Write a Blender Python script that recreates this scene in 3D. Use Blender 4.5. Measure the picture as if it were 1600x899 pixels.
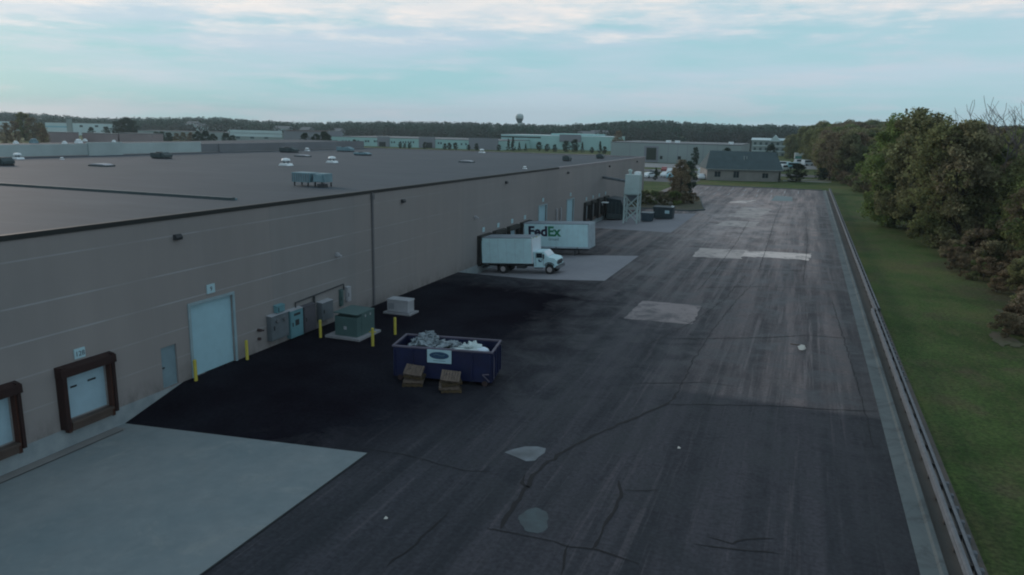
import bpy, bmesh, math, random
import numpy as np
from mathutils import Vector, Matrix
R = math.radians
for o in list(bpy.data.objects): bpy.data.objects.remove(o)
S = bpy.context.scene
COL = S.collection

# ------------------------------------------------------------------ camera, sky, sun, exposure
CH = 12.6
FPX = 1180.0                                   # focal length in photo pixels (1600 wide)
th, psi, rl = R(12.0), R(20.75), 0.02
vF = Vector((-math.sin(psi)*math.cos(th), math.cos(psi)*math.cos(th), -math.sin(th)))
vR0 = Vector((math.cos(psi), math.sin(psi), 0)); vU0 = vR0.cross(vF)
vR = math.cos(rl)*vR0 + math.sin(rl)*vU0; vU = math.cos(rl)*vU0 - math.sin(rl)*vR0
cd = bpy.data.cameras.new('camera'); cam = bpy.data.objects.new('camera', cd); COL.objects.link(cam)
m = Matrix((vR, vU, -vF)).transposed().to_4x4(); m.translation = (0, 0, CH)
cam.matrix_world = m
cd.sensor_width = 36; cd.lens = 36*FPX/1600; cd.clip_end = 9000; cd.clip_start = 0.3
S.camera = cam

def ray(x, y): return vF*FPX + vR*(x-800) - vU*(y-449.5)
def gz(x, y, z=0.0):
    d = ray(x, y); t = (z-CH)/d.z; return Vector((0, 0, CH)) + d*t
def gy(x, y, Y):
    d = ray(x, y); return Vector((0, 0, CH)) + d*(Y/d.y)
def gx(x, y, X):
    d = ray(x, y); return Vector((0, 0, CH)) + d*(X/d.x)

W = bpy.data.worlds.new('World'); S.world = W; W.use_nodes = True
nt = W.node_tree; nt.nodes.clear()
def N(nt, t, **k):
    n = nt.nodes.new(t)
    for a, b in k.items():
        if a == 'ins':
            for i, v in b.items(): n.inputs[i].default_value = v
        else: setattr(n, a, b)
    return n
def L(nt, a, b): nt.links.new(a, b)
out = N(nt, 'ShaderNodeOutputWorld'); bg = N(nt, 'ShaderNodeBackground', ins={'Strength': 0.1}); L(nt, bg.outputs[0], out.inputs[0])
SUN_EL, SUN_AZ = R(17), R(-68)                   # azimuth from +Y towards +X
sky = N(nt, 'ShaderNodeTexSky', sky_type='NISHITA', sun_disc=False, sun_elevation=SUN_EL, sun_rotation=SUN_AZ)
tc = N(nt, 'ShaderNodeTexCoord')
sep = N(nt, 'ShaderNodeSeparateXYZ'); L(nt, tc.outputs['Generated'], sep.inputs[0])
def math_(nt, op, a, b=None, c=None, clamp=False):
    n = N(nt, 'ShaderNodeMath', operation=op, use_clamp=clamp)
    for i, v in enumerate((a, b, c)):
        if v is None: continue
        if isinstance(v, (int, float)): n.inputs[i].default_value = v
        else: L(nt, v, n.inputs[i])
    return n.outputs[0]
def noise_(nt, vec, scale, detail=4, rough=0.55, sc=None, loc=None, dist=0.0):
    if sc is not None or loc is not None:
        mp = N(nt, 'ShaderNodeMapping')
        if sc is not None: mp.inputs['Scale'].default_value = sc
        if loc is not None: mp.inputs['Location'].default_value = loc
        L(nt, vec, mp.inputs[0]); vec = mp.outputs[0]
    n = N(nt, 'ShaderNodeTexNoise', ins={'Scale': scale, 'Detail': detail, 'Roughness': rough, 'Distortion': dist})
    L(nt, vec, n.inputs['Vector']); return n.outputs['Fac']
def ramp_(nt, f, stops, interp='LINEAR'):
    r = N(nt, 'ShaderNodeValToRGB'); r.color_ramp.interpolation = interp
    while len(r.color_ramp.elements) < len(stops): r.color_ramp.elements.new(0.5)
    for e, (p, c) in zip(r.color_ramp.elements, stops):
        e.position = p; e.color = (c, c, c, 1) if isinstance(c, (int, float)) else (*c, 1)
    L(nt, f, r.inputs[0]); return r.outputs['Color']
def mix_(nt, f, a, b, blend='MIX'):
    n = N(nt, 'ShaderNodeMix', data_type='RGBA', blend_type=blend)
    for i, v in ((0, f), (6, a), (7, b)):
        if isinstance(v, (int, float)): n.inputs[i].default_value = v
        elif isinstance(v, tuple): n.inputs[i].default_value = (*v, 1)
        else: L(nt, v, n.inputs[i])
    return n.outputs[2]
D = tc.outputs['Generated']
n1 = noise_(nt, D, 2.6, 5, 0.55, sc=(1, 1, 9))
n2 = noise_(nt, D, 5.5, 6, 0.6, sc=(1, 1, 7), loc=(3.1, 1.7, 0.4))
n3 = noise_(nt, D, 14, 5, 0.6, sc=(1, 1, 5), loc=(0.3, 8.7, 0.4))
base = mix_(nt, ramp_(nt, n1, [(0.42, 0.0), (0.6, 1.0)]), (0.335, 0.63, 0.705), (0.50, 0.66, 0.78))
rt = math_(nt, 'MULTIPLY_ADD', sep.outputs['X'], 0.9, 0.45, clamp=True)         # paler towards the right of the sky
base = mix_(nt, math_(nt, 'MULTIPLY', rt, 0.75), base, (0.565, 0.735, 0.83))
pk = ramp_(nt, n2, [(0.50, 0.0), (0.64, 0.9)])
base = mix_(nt, math_(nt, 'MULTIPLY', pk, 0.6), base, (0.63, 0.69, 0.80))
el = math_(nt, 'ADD', sep.outputs['Z'], math_(nt, 'MULTIPLY', math_(nt, 'SUBTRACT', n2, 0.5), 0.16))
el = math_(nt, 'ADD', el, math_(nt, 'MULTIPLY', math_(nt, 'SUBTRACT', n3, 0.5), 0.05))
el = math_(nt, 'SUBTRACT', el, math_(nt, 'MULTIPLY', rt, 0.016))
hi = math_(nt, 'MULTIPLY', ramp_(nt, el, [(0.108, 0.0), (0.150, 1.0), (0.18, 0.6), (0.22, 0.0)]), ramp_(nt, n3, [(0.36, 0.45), (0.60, 1.0)]))
mid = ramp_(nt, el, [(0.095, 0.0), (0.125, 1.0)])
base = mix_(nt, math_(nt, 'MULTIPLY', mid, 0.65), base, (0.60, 0.72, 0.82))
base = mix_(nt, math_(nt, 'MULTIPLY', hi, 0.85), base, (1.0, 0.92, 0.88))
over = ramp_(nt, sep.outputs['Z'], [(0.2, 0.0), (0.55, 1.0)])
base = mix_(nt, over, base, (0.33, 0.43, 0.51))
below = ramp_(nt, sep.outputs['Z'], [(0.0, 0.0), (0.02, 1.0)])
ss = N(nt, 'ShaderNodeVectorMath', operation='SCALE', ins={3: 10.0}); L(nt, base, ss.inputs[0])
fin = mix_(nt, 0.93, sky.outputs[0], ss.outputs[0])
L(nt, fin, bg.inputs['Color'])

sd = bpy.data.lights.new('sun', 'SUN'); sun = bpy.data.objects.new('sun', sd); COL.objects.link(sun)
sd.energy = 1.3; sd.angle = R(18); sd.color = (1.0, 0.84, 0.74)
sdir = Vector((math.sin(SUN_AZ)*math.cos(SUN_EL), math.cos(SUN_AZ)*math.cos(SUN_EL), math.sin(SUN_EL)))
sun.rotation_euler = sdir.to_track_quat('Z', 'Y').to_euler()
S.view_settings.view_transform = 'Standard'; S.view_settings.look = 'None'
S.view_settings.exposure = 0.0; S.view_settings.gamma = 1.0
S.render.engine = 'CYCLES'
S.cycles.max_bounces = 5; S.cycles.volume_bounces = 0; S.cycles.filter_width = 2.0
S.render.resolution_x = 1024; S.render.resolution_y = 575

# ------------------------------------------------------------------ materials
def mat(name, col, rough=0.7, metal=0.0, var=0.12, scale=1.5, bump=0.0, spec=0.5, dirt=None, stretch=None):
    m = bpy.data.materials.new(name); m.use_nodes = True; t = m.node_tree; b = t.nodes['Principled BSDF']
    b.inputs['Roughness'].default_value = rough; b.inputs['Metallic'].default_value = metal
    b.inputs['Specular IOR Level'].default_value = spec
    c = N(t, 'ShaderNodeTexCoord').outputs['Object']
    f = noise_(t, c, scale, 5, 0.6, sc=stretch)
    r = ramp_(t, f, [(0.3, tuple(max(0, v*(1-var)) for v in col)), (0.7, tuple(min(1, v*(1+var)) for v in col))])
    if dirt:
        f2 = noise_(t, c, scale*0.37, 6, 0.7, loc=(5, 2, 1))
        r = mix_(t, ramp_(t, f2, [(0.5, 0.0), (0.72, dirt[3] if len(dirt) > 3 else 0.5)]), r, tuple(dirt[:3]))
    L(t, r, b.inputs['Base Color'])
    if bump:
        bp = N(t, 'ShaderNodeBump', ins={'Strength': bump, 'Distance': 0.02}); L(t, noise_(t, c, scale*12, 4), bp.inputs['Height']); L(t, bp.outputs[0], b.inputs['Normal'])
    return m
M = {}
M['white'] = mat('white paint', (0.52, 0.77, 0.82), 0.4, var=0.05, dirt=(0.38, 0.55, 0.58, 0.5))
M['white2'] = mat('bright white paint', (0.66, 0.75, 0.80), 0.45, var=0.05)
M['trucktop'] = mat('grey truck roof', (0.22, 0.27, 0.31), 0.6, var=0.1)
M['frame'] = mat('aluminium rail', (0.40, 0.50, 0.56), 0.5, 0.2)
M['black'] = mat('black rubber', (0.015, 0.018, 0.02), 0.8)
M['dark'] = mat('dark metal', (0.03, 0.035, 0.04), 0.6)
M['glass'] = mat('dark glass', (0.015, 0.03, 0.04), 0.12, spec=0.7)
M['purple'] = mat('dark purple lettering', (0.012, 0.008, 0.035), 0.5, var=0.02)
M['green'] = mat('green lettering', (0.015, 0.20, 0.10), 0.5, var=0.02)
M['greytext'] = mat('grey lettering', (0.13, 0.25, 0.28), 0.5, var=0.02)
M['hub'] = mat('wheel hub', (0.35, 0.33, 0.33), 0.5)
M['red'] = mat('dark maroon shelter pad', (0.020, 0.006, 0.005), 0.85, var=0.3, dirt=(0.045, 0.016, 0.010, 0.5))
M['redin'] = mat('rust side pad', (0.055, 0.018, 0.010), 0.85, var=0.3)
M['blackpad'] = mat('black shelter pad', (0.012, 0.013, 0.013), 0.85)
M['blackpad2'] = mat('faded shelter hood', (0.022, 0.025, 0.023), 0.85, var=0.3)
M['ddoor'] = mat('pale blue dock door', (0.34, 0.50, 0.58), 0.5, var=0.06)
M['odoor'] = mat('blue white overhead door', (0.34, 0.56, 0.64), 0.5, var=0.05)
M['oframe'] = mat('pale door frame', (0.27, 0.38, 0.42), 0.6)
M['pdoor'] = mat('grey green man door', (0.18, 0.27, 0.31), 0.6)
M['bumper'] = mat('dock bumper brown', (0.075, 0.055, 0.045), 0.8, var=0.25)
M['yellow'] = mat('yellow paint', (0.52, 0.46, 0.07), 0.6, var=0.12, dirt=(0.25, 0.2, 0.06))
M['xf'] = mat('transformer green', (0.065, 0.125, 0.125), 0.55, var=0.1)
M['cab'] = mat('cabinet grey', (0.14, 0.17, 0.19), 0.5, 0.2, var=0.15)
M['cab2'] = mat('cabinet purple grey', (0.085, 0.085, 0.10), 0.6)
M['cabteal'] = mat('teal cabinet', (0.12, 0.27, 0.31), 0.45)
M['pale'] = mat('pale box', (0.36, 0.38, 0.41), 0.6)
M['navy'] = mat('navy steel', (0.004, 0.010, 0.055), 0.5, var=0.25, dirt=(0.03, 0.015, 0.035, 0.3))
M['navyrim'] = mat('worn rim', (0.11, 0.10, 0.14), 0.6, var=0.3)
M['rusty'] = mat('rusty steel', (0.05, 0.03, 0.03), 0.8, var=0.3)
M['signw'] = mat('white sign', (0.40, 0.60, 0.66), 0.6, var=0.04)
M['signb'] = mat('blue oval', (0.015, 0.06, 0.13), 0.6, var=0.1)
M['wood'] = mat('weathered wood', (0.13, 0.10, 0.08), 0.85, var=0.45, scale=6)
M['woodd'] = mat('dark wood', (0.07, 0.05, 0.025), 0.9, var=0.35, scale=3)
M['scrap'] = mat('crumpled scrap', (0.22, 0.27, 0.30), 0.6, 0.3, var=0.5, scale=4)
M['scrapw'] = mat('pale scrap board', (0.50, 0.60, 0.60), 0.7, var=0.2)
M['bag'] = mat('white bag', (0.62, 0.75, 0.85), 0.5, var=0.05)
M['tarp'] = mat('dark sheet', (0.035, 0.045, 0.045), 0.7, var=0.3)
M['silo'] = mat('pale silo paint', (0.40, 0.52, 0.52), 0.6, var=0.08)
M['dkteal'] = mat('dark teal dumpster', (0.02, 0.04, 0.05), 0.6, var=0.3)
M['bluebin'] = mat('blue dumpster', (0.035, 0.065, 0.09), 0.6, var=0.2)
M['galv'] = mat('galvanised steel', (0.125, 0.14, 0.155), 0.75, 0.0, var=0.2, scale=3)
M['post'] = mat('wood post', (0.06, 0.055, 0.05), 0.9)
M['bark'] = mat('bark', (0.055, 0.045, 0.038), 0.9, var=0.3)
M['barkp'] = mat('pale bark', (0.10, 0.09, 0.09), 0.9, var=0.3)
M['roofv'] = mat('white roof vent', (0.80, 0.88, 0.90), 0.45, var=0.04)
M['hvac'] = mat('hvac blue grey', (0.16, 0.27, 0.31), 0.6, var=0.15)
M['hvacd'] = mat('hvac dark', (0.045, 0.07, 0.075), 0.6, var=0.2)
M['coping'] = mat('black coping', (0.010, 0.014, 0.014), 0.6)
M['copl'] = mat('pale coping', (0.26, 0.24, 0.25), 0.6)
M['downp'] = mat('brown downspout', (0.13, 0.135, 0.145), 0.6)
M['parapet'] = mat('white parapet', (0.40, 0.49, 0.49), 0.7, var=0.15, scale=0.2)
M['parapet2'] = mat('grey parapet', (0.17, 0.185, 0.20), 0.7, var=0.15, scale=0.2)
M['fteal'] = mat('pale teal wall', (0.32, 0.53, 0.52), 0.8, var=0.08, scale=0.05)
M['fgrey'] = mat('grey concrete wall', (0.26, 0.32, 0.32), 0.8, var=0.10, scale=0.06)
M['fmauve'] = mat('mauve grey wall', (0.21, 0.23, 0.26), 0.8, var=0.08, scale=0.06)
M['fwhite'] = mat('pale wall', (0.52, 0.66, 0.68), 0.8, var=0.08, scale=0.06)
M['fbrick'] = mat('brown brick wall', (0.26, 0.22, 0.23), 0.85, var=0.12, scale=0.1)
M['froof'] = mat('grey flat roof', (0.15, 0.17, 0.18), 0.8, var=0.1, scale=0.05)
M['fdark'] = mat('dark opening', (0.02, 0.028, 0.028), 0.8)
M['fwin'] = mat('dark window', (0.03, 0.07, 0.08), 0.3)
M['fdoor'] = mat('dark green door', (0.02, 0.035, 0.025), 0.7)
M['shingle'] = mat('slate shingle', (0.05, 0.082, 0.09), 0.85, var=0.15, scale=0.6)
M['hbrick'] = mat('pale brick', (0.235, 0.235, 0.225), 0.85, var=0.12, scale=0.8)
M['eaves'] = mat('eaves', (0.22, 0.25, 0.25), 0.7)
M['carwhite'] = mat('white car paint', (0.66, 0.74, 0.77), 0.3, var=0.02)
M['carblue'] = mat('pale blue car paint', (0.25, 0.50, 0.58), 0.3, var=0.02)
M['carred'] = mat('red car paint', (0.30, 0.08, 0.08), 0.3, var=0.02)
M['cardark'] = mat('dark car paint', (0.03, 0.05, 0.06), 0.3, var=0.02)
M['terra'] = mat('teal vehicle stripe', (0.10, 0.38, 0.36), 0.5)
M['tower'] = mat('pale tower steel', (0.40, 0.50, 0.50), 0.5, var=0.1, scale=0.2)
M['towerd'] = mat('dark tower steel', (0.04, 0.09, 0.10), 0.5, scale=0.2)
M['bird'] = mat('white plastic scrap', (0.70, 0.68, 0.62), 0.6, var=0.1)
M['conc'] = mat('plinth concrete', (0.26, 0.27, 0.29), 0.85, var=0.12, scale=2)
M['line'] = mat('faded stall paint', (0.36, 0.40, 0.41), 0.8, var=0.25, scale=2)

def foliage(name, cols, spread=0.10):
    m = bpy.data.materials.new(name); m.use_nodes = True; t = m.node_tree; b = t.nodes['Principled BSDF']
    b.inputs['Roughness'].default_value = 0.8; b.inputs['Specular IOR Level'].default_value = 0.2
    oi = N(t, 'ShaderNodeObjectInfo'); tcn = N(t, 'ShaderNodeTexCoord')
    geo = N(t, 'ShaderNodeNewGeometry')
    nf = noise_(t, geo.outputs['Position'], spread, 3, 0.6)
    nf2 = noise_(t, geo.outputs['Position'], 0.9, 3, 0.7)
    f = math_(t, 'ADD', math_(t, 'MULTIPLY', oi.outputs['Random'], 0.75), math_(t, 'MULTIPLY', nf, 0.3))
    n = len(cols); c = ramp_(t, f, [(0.12+0.76*i/(n-1), cols[i]) for i in range(n)])
    c = mix_(t, 1.0, c, ramp_(t, nf2, [(0.38, 0.55), (0.62, 1.7)]), 'MULTIPLY')
    L(t, c, b.inputs['Base Color'])
    tr = N(t, 'ShaderNodeBsdfTranslucent'); L(t, c, tr.inputs[0])
    mx = N(t, 'ShaderNodeMixShader', ins={0: 0.4}); L(t, b.outputs[0], mx.inputs[1]); L(t, tr.outputs[0], mx.inputs[2])
    L(t, mx.outputs[0], t.nodes['Material Output'].inputs[0])
    return m
M['leaf'] = foliage('olive foliage', [(0.11, 0.145, 0.055), (0.19, 0.19, 0.09), (0.14, 0.20, 0.065), (0.22, 0.19, 0.12), (0.13, 0.17, 0.075), (0.21, 0.21, 0.09)])
M['leafbrown'] = foliage('brown foliage', [(0.165, 0.125, 0.075), (0.19, 0.155, 0.105), (0.14, 0.125, 0.075)])
M['leafdark'] = foliage('dark green foliage', [(0.022, 0.045, 0.032), (0.03, 0.06, 0.04), (0.035, 0.05, 0.03)])
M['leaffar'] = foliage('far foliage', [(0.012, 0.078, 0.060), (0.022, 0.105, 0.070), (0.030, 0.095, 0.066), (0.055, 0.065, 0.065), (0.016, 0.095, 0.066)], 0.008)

def wall_mat():
    m = bpy.data.materials.new('tilt up concrete wall'); m.use_nodes = True; t = m.node_tree; b = t.nodes['Principled BSDF']
    b.inputs['Roughness'].default_value = 0.85
    c = N(t, 'ShaderNodeTexCoord').outputs['Object']; s = N(t, 'ShaderNodeSeparateXYZ'); L(t, c, s.inputs[0])
    f = noise_(t, c, 0.16, 4, 0.6); col = ramp_(t, f, [(0.3, (0.240, 0.234, 0.232)), (0.7, (0.276, 0.262, 0.256))])
    # every cast panel dries to a slightly different tone
    pn = math_(t, 'FLOOR', math_(t, 'DIVIDE', s.outputs['Y'], 8.6))
    wn = N(t, 'ShaderNodeTexWhiteNoise', noise_dimensions='1D'); L(t, pn, wn.inputs['W'])
    col = mix_(t, 1.0, col, ramp_(t, wn.outputs['Value'], [(0, (0.94, 0.96, 0.97)), (1, (1.05, 1.03, 1.02))]), 'MULTIPLY')
    st = noise_(t, c, 1.0, 5, 0.65, sc=(1, 0.9, 0.07)); col = mix_(t, 1.0, col, ramp_(t, st, [(0.38, 0.965), (0.62, 1.02)]), 'MULTIPLY')
    spl = noise_(t, c, 2.2, 5, 0.7, sc=(1, 1, 0.5)); zz = N(t, 'ShaderNodeMapRange', ins={1: 0.9, 2: 0.0}); L(t, s.outputs['Z'], zz.inputs[0])
    col = mix_(t, math_(t, 'MULTIPLY', zz.outputs[0], ramp_(t, spl, [(0.4, 0.0), (0.62, 0.55)])), col, (0.11, 0.10, 0.10))
    # weep stains running down below the coping
    # horizontal joints
    jm = None
    brk = ramp_(t, noise_(t, c, 0.35, 3, 0.6, sc=(1, 1, 0.2)), [(0.38, 0.25), (0.6, 1.0)])
    for zj, st_ in ((7.25, 0.7), (5.48, 1.0), (4.07, 1.0), (2.68, 0.6), (1.3, 0.5)):
        d = math_(t, 'ABSOLUTE', math_(t, 'SUBTRACT', s.outputs['Z'], zj))
        k = math_(t, 'MULTIPLY', math_(t, 'LESS_THAN', d, 0.035), st_)
        jm = k if jm is None else math_(t, 'ADD', jm, k)
    near = ramp_(t, math_(t, 'DIVIDE', s.outputs['Y'], 150.0), [(0.25, 1.0), (0.42, 0.25)])
    jm = math_(t, 'MULTIPLY', math_(t, 'MULTIPLY', jm, brk), near)
    col = mix_(t, math_(t, 'MULTIPLY', jm, 0.6), col, (0.40, 0.42, 0.44))
    vj = math_(t, 'LESS_THAN', math_(t, 'FRACT', math_(t, 'DIVIDE', s.outputs['Y'], 8.6)), 0.004)
    col = mix_(t, math_(t, 'MULTIPLY', vj, 0.14), col, (0.13, 0.13, 0.14))
    base = math_(t, 'LESS_THAN', s.outputs['Z'], -0.02)
    nz = noise_(t, c, 1.2, 5, 0.65)
    col = mix_(t, base, col, ramp_(t, nz, [(0.3, (0.20, 0.25, 0.27)), (0.7, (0.31, 0.36, 0.38))]))
    L(t, col, b.inputs['Base Color'])
    bp = N(t, 'ShaderNodeBump', ins={'Strength': 0.25, 'Distance': 0.01}); L(t, noise_(t, c, 9, 4), bp.inputs['Height']); L(t, bp.outputs[0], b.inputs['Normal'])
    return m
M['wall'] = wall_mat()

def asphalt_mat():
    m = bpy.data.materials.new('asphalt'); m.use_nodes = True; t = m.node_tree; b = t.nodes['Principled BSDF']
    c = N(t, 'ShaderNodeTexCoord').outputs['Object']; s = N(t, 'ShaderNodeSeparateXYZ'); L(t, c, s.inputs[0])
    X, Y = s.outputs['X'], s.outputs['Y']
    big = noise_(t, c, 0.10, 5, 0.6); fine = noise_(t, c, 6.0, 4, 0.7)
    streak = noise_(t, c, 1.0, 5, 0.65, sc=(0.75, 0.03, 1)); streak2 = noise_(t, c, 3.2, 4, 0.7, sc=(0.75, 0.02, 1), loc=(7, 0, 0))
    blot = noise_(t, c, 0.45, 6, 0.7, loc=(11, 3, 0), dist=0.6)
    old = ramp_(t, streak, [(0.40, (0.056, 0.046, 0.049)), (0.5, (0.138, 0.110, 0.108)), (0.60, (0.29, 0.232, 0.218))])  # pale streaks: tyre wear, with the far asphalt's sheen painted into the colour
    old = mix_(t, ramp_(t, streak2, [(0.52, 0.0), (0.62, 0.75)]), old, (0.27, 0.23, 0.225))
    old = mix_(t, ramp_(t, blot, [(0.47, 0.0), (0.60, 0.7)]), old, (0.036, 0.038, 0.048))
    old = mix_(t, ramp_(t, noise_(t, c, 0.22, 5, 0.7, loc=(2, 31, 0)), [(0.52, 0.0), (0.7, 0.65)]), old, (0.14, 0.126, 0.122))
    new = ramp_(t, big, [(0.4, (0.010, 0.0085, 0.013)), (0.6, (0.019, 0.020, 0.027))])
    near_ = ramp_(t, streak, [(0.4, (0.031, 0.034, 0.041)), (0.6, (0.056, 0.056, 0.066))])
    near_ = mix_(t, ramp_(t, streak2, [(0.56, 0.0), (0.66, 0.6)]), near_, (0.095, 0.088, 0.098))
    near_ = mix_(t, ramp_(t, blot, [(0.48, 0.0), (0.62, 0.6)]), near_, (0.019, 0.022, 0.028))
    wob = math_(t, 'MULTIPLY', math_(t, 'SUBTRACT', blot, 0.5), 5.0)
    yn = math_(t, 'ADD', Y, math_(t, 'MULTIPLY', wob, 1.2))
    # older resurfacing beyond the cross seam
    def step(v, a, bb): 
        mr = N(t, 'ShaderNodeMapRange', ins={1: a, 2: bb}); mr.clamp = True; L(t, v, mr.inputs[0]); return mr.outputs[0]
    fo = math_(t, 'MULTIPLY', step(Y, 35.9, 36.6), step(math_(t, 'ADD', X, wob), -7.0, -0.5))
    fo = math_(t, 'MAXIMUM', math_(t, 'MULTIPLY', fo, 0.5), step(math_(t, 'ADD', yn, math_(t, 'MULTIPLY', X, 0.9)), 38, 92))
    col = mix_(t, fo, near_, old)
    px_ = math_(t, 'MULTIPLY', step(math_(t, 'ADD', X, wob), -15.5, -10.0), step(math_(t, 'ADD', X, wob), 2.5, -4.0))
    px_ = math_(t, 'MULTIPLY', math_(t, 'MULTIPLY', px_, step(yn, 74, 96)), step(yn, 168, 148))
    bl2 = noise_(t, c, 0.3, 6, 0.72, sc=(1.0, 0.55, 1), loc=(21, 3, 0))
    col = mix_(t, math_(t, 'MULTIPLY', px_, ramp_(t, bl2, [(0.42, 0.15), (0.6, 0.85)])), col, (0.42, 0.345, 0.325))  # pinkish far-lane zone: worn surface plus glare, both put into the base colour
    fn = math_(t, 'MULTIPLY', step(math_(t, 'ADD', X, wob), -10.0, -16.5), step(yn, 66, 54))
    fn = math_(t, 'MULTIPLY', fn, step(math_(t, 'ADD', math_(t, 'ADD', yn, wob), math_(t, 'MULTIPLY', X, -0.6)), 30.0, 36.0))
    fn2 = math_(t, 'MULTIPLY', step(X, -14.8, -15.0), step(Y, 95, 60))
    fn = math_(t, 'MAXIMUM', fn, math_(t, 'MULTIPLY', fn2, 0.6))
    col = mix_(t, fn, col, new)
    edge = step(math_(t, 'ADD', X, math_(t, 'MULTIPLY', wob, 0.2)), 1.9, 3.9)
    col = mix_(t, math_(t, 'MULTIPLY', edge, 0.7), col, (0.024, 0.027, 0.032))
    col = mix_(t, 1.0, col, ramp_(t, fine, [(0.32, 0.72), (0.68, 1.30)]), 'MULTIPLY')
    L(t, col, b.inputs['Base Color'])
    # branching surface cracks
    dv = N(t, 'ShaderNodeTexNoise', ins={'Scale': 0.9, 'Detail': 5}); L(t, c, dv.inputs['Vector'])
    va = N(t, 'ShaderNodeVectorMath', operation='ADD'); sc_ = N(t, 'ShaderNodeVectorMath', operation='SCALE', ins={3: 1.6}); L(t, dv.outputs['Color'], sc_.inputs[0]); L(t, c, va.inputs[0]); L(t, sc_.outputs[0], va.inputs[1])
    mpv = N(t, 'ShaderNodeMapping'); mpv.inputs['Scale'].default_value = (0.22, 0.13, 0.0); L(t, va.outputs[0], mpv.inputs[0])
    vo = N(t, 'ShaderNodeTexVoronoi', feature='DISTANCE_TO_EDGE', ins={'Scale': 1.0}); L(t, mpv.outputs[0], vo.inputs['Vector'])
    ck = math_(t, 'MULTIPLY', ramp_(t, vo.outputs['Distance'], [(0.004, 1.0), (0.013, 0.0)]), ramp_(t, noise_(t, c, 0.12, 3, loc=(40, 2, 0)), [(0.44, 0.0), (0.58, 0.8)]))
    col = mix_(t, ck, col, (0.012, 0.013, 0.016))
    oil = ramp_(t, noise_(t, c, 0.8, 4, 0.6, loc=(77, 1, 0)), [(0.60, 0.0), (0.70, 0.55)])
    col = mix_(t, oil, col, (0.018, 0.019, 0.023))
    rough_far = ramp_(t, blot, [(0.40, 0.78), (0.62, 0.50)])
    L(t, rough_far, b.inputs['Roughness'])
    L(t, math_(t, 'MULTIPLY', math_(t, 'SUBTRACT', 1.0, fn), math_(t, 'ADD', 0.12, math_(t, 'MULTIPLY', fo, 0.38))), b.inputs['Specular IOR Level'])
    bp = N(t, 'ShaderNodeBump', ins={'Strength': 0.35, 'Distance': 0.02}); L(t, noise_(t, c, 25, 4, 0.7), bp.inputs['Height']); L(t, bp.outputs[0], b.inputs['Normal'])
    return m
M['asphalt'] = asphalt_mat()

def pad_mat(name, a, bb, stain, rough=0.8, wear=(0.57, 0.75, 0.6)):
    m = bpy.data.materials.new(name); m.use_nodes = True; t = m.node_tree; b = t.nodes['Principled BSDF']
    c = N(t, 'ShaderNodeTexCoord').outputs['Object']
    n1 = noise_(t, c, 0.18, 6, 0.65); n2 = noise_(t, c, 1.6, 5, 0.7); n3 = noise_(t, c, 0.5, 6, 0.75, loc=(4, 9, 0), dist=1.0)
    col = ramp_(t, n1, [(0.32, a), (0.68, bb)])
    col = mix_(t, ramp_(t, n3, [(wear[0], 0.0), (wear[1], wear[2])]), col, stain)
    col = mix_(t, 1.0, col, ramp_(t, n2, [(0.3, 0.92), (0.7, 1.08)]), 'MULTIPLY')
    L(t, col, b.inputs['Base Color']); b.inputs['Roughness'].default_value = rough
    return m
M['pad'] = pad_mat('concrete pad', (0.175, 0.222, 0.236), (0.245, 0.272, 0.276), (0.30, 0.32, 0.31), wear=(0.54, 0.70, 0.6))
M['pad2'] = pad_mat('far concrete pad', (0.215, 0.215, 0.24), (0.26, 0.26, 0.28), (0.17, 0.17, 0.18))
M['apron'] = pad_mat('tan apron', (0.19, 0.195, 0.195), (0.24, 0.235, 0.225), (0.15, 0.16, 0.16))
M['joint'] = mat('joint tar', (0.025, 0.03, 0.03), 0.9)
M['gutter'] = pad_mat('gutter concrete', (0.080, 0.110, 0.118), (0.118, 0.145, 0.15), (0.055, 0.07, 0.075), wear=(0.48, 0.62, 0.8))
M['gravel'] = pad_mat('gravel strip', (0.055, 0.055, 0.05), (0.085, 0.075, 0.065), (0.04, 0.045, 0.045))
M['patch'] = pad_mat('worn pink patch', (0.20, 0.175, 0.175), (0.27, 0.235, 0.235), (0.08, 0.078, 0.085), wear=(0.46, 0.6, 0.8))
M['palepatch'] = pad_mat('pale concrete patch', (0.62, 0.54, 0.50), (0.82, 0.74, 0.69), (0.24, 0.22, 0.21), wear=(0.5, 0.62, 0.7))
M['midpatch'] = pad_mat('beige patch', (0.40, 0.355, 0.33), (0.56, 0.50, 0.47), (0.20, 0.18, 0.18), wear=(0.48, 0.62, 0.8))
M['bluepatch'] = pad_mat('faded blue slab', (0.13, 0.19, 0.20), (0.18, 0.24, 0.25), (0.10, 0.14, 0.15))
M['tar'] = mat('crack tar', (0.004, 0.004, 0.006), 0.8)
M['puddle'] = mat('dried puddle', (0.095, 0.115, 0.13), 0.45, var=0.5, scale=1.2)
M['puddle2'] = mat('damp stain', (0.030, 0.052, 0.060), 0.5, var=0.5, scale=1.2)
M['road'] = mat('road asphalt', (0.085, 0.092, 0.10), 0.8, var=0.15, scale=0.3)
M['roadl'] = mat('pale road', (0.22, 0.235, 0.24), 0.8, var=0.15, scale=0.2)

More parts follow.
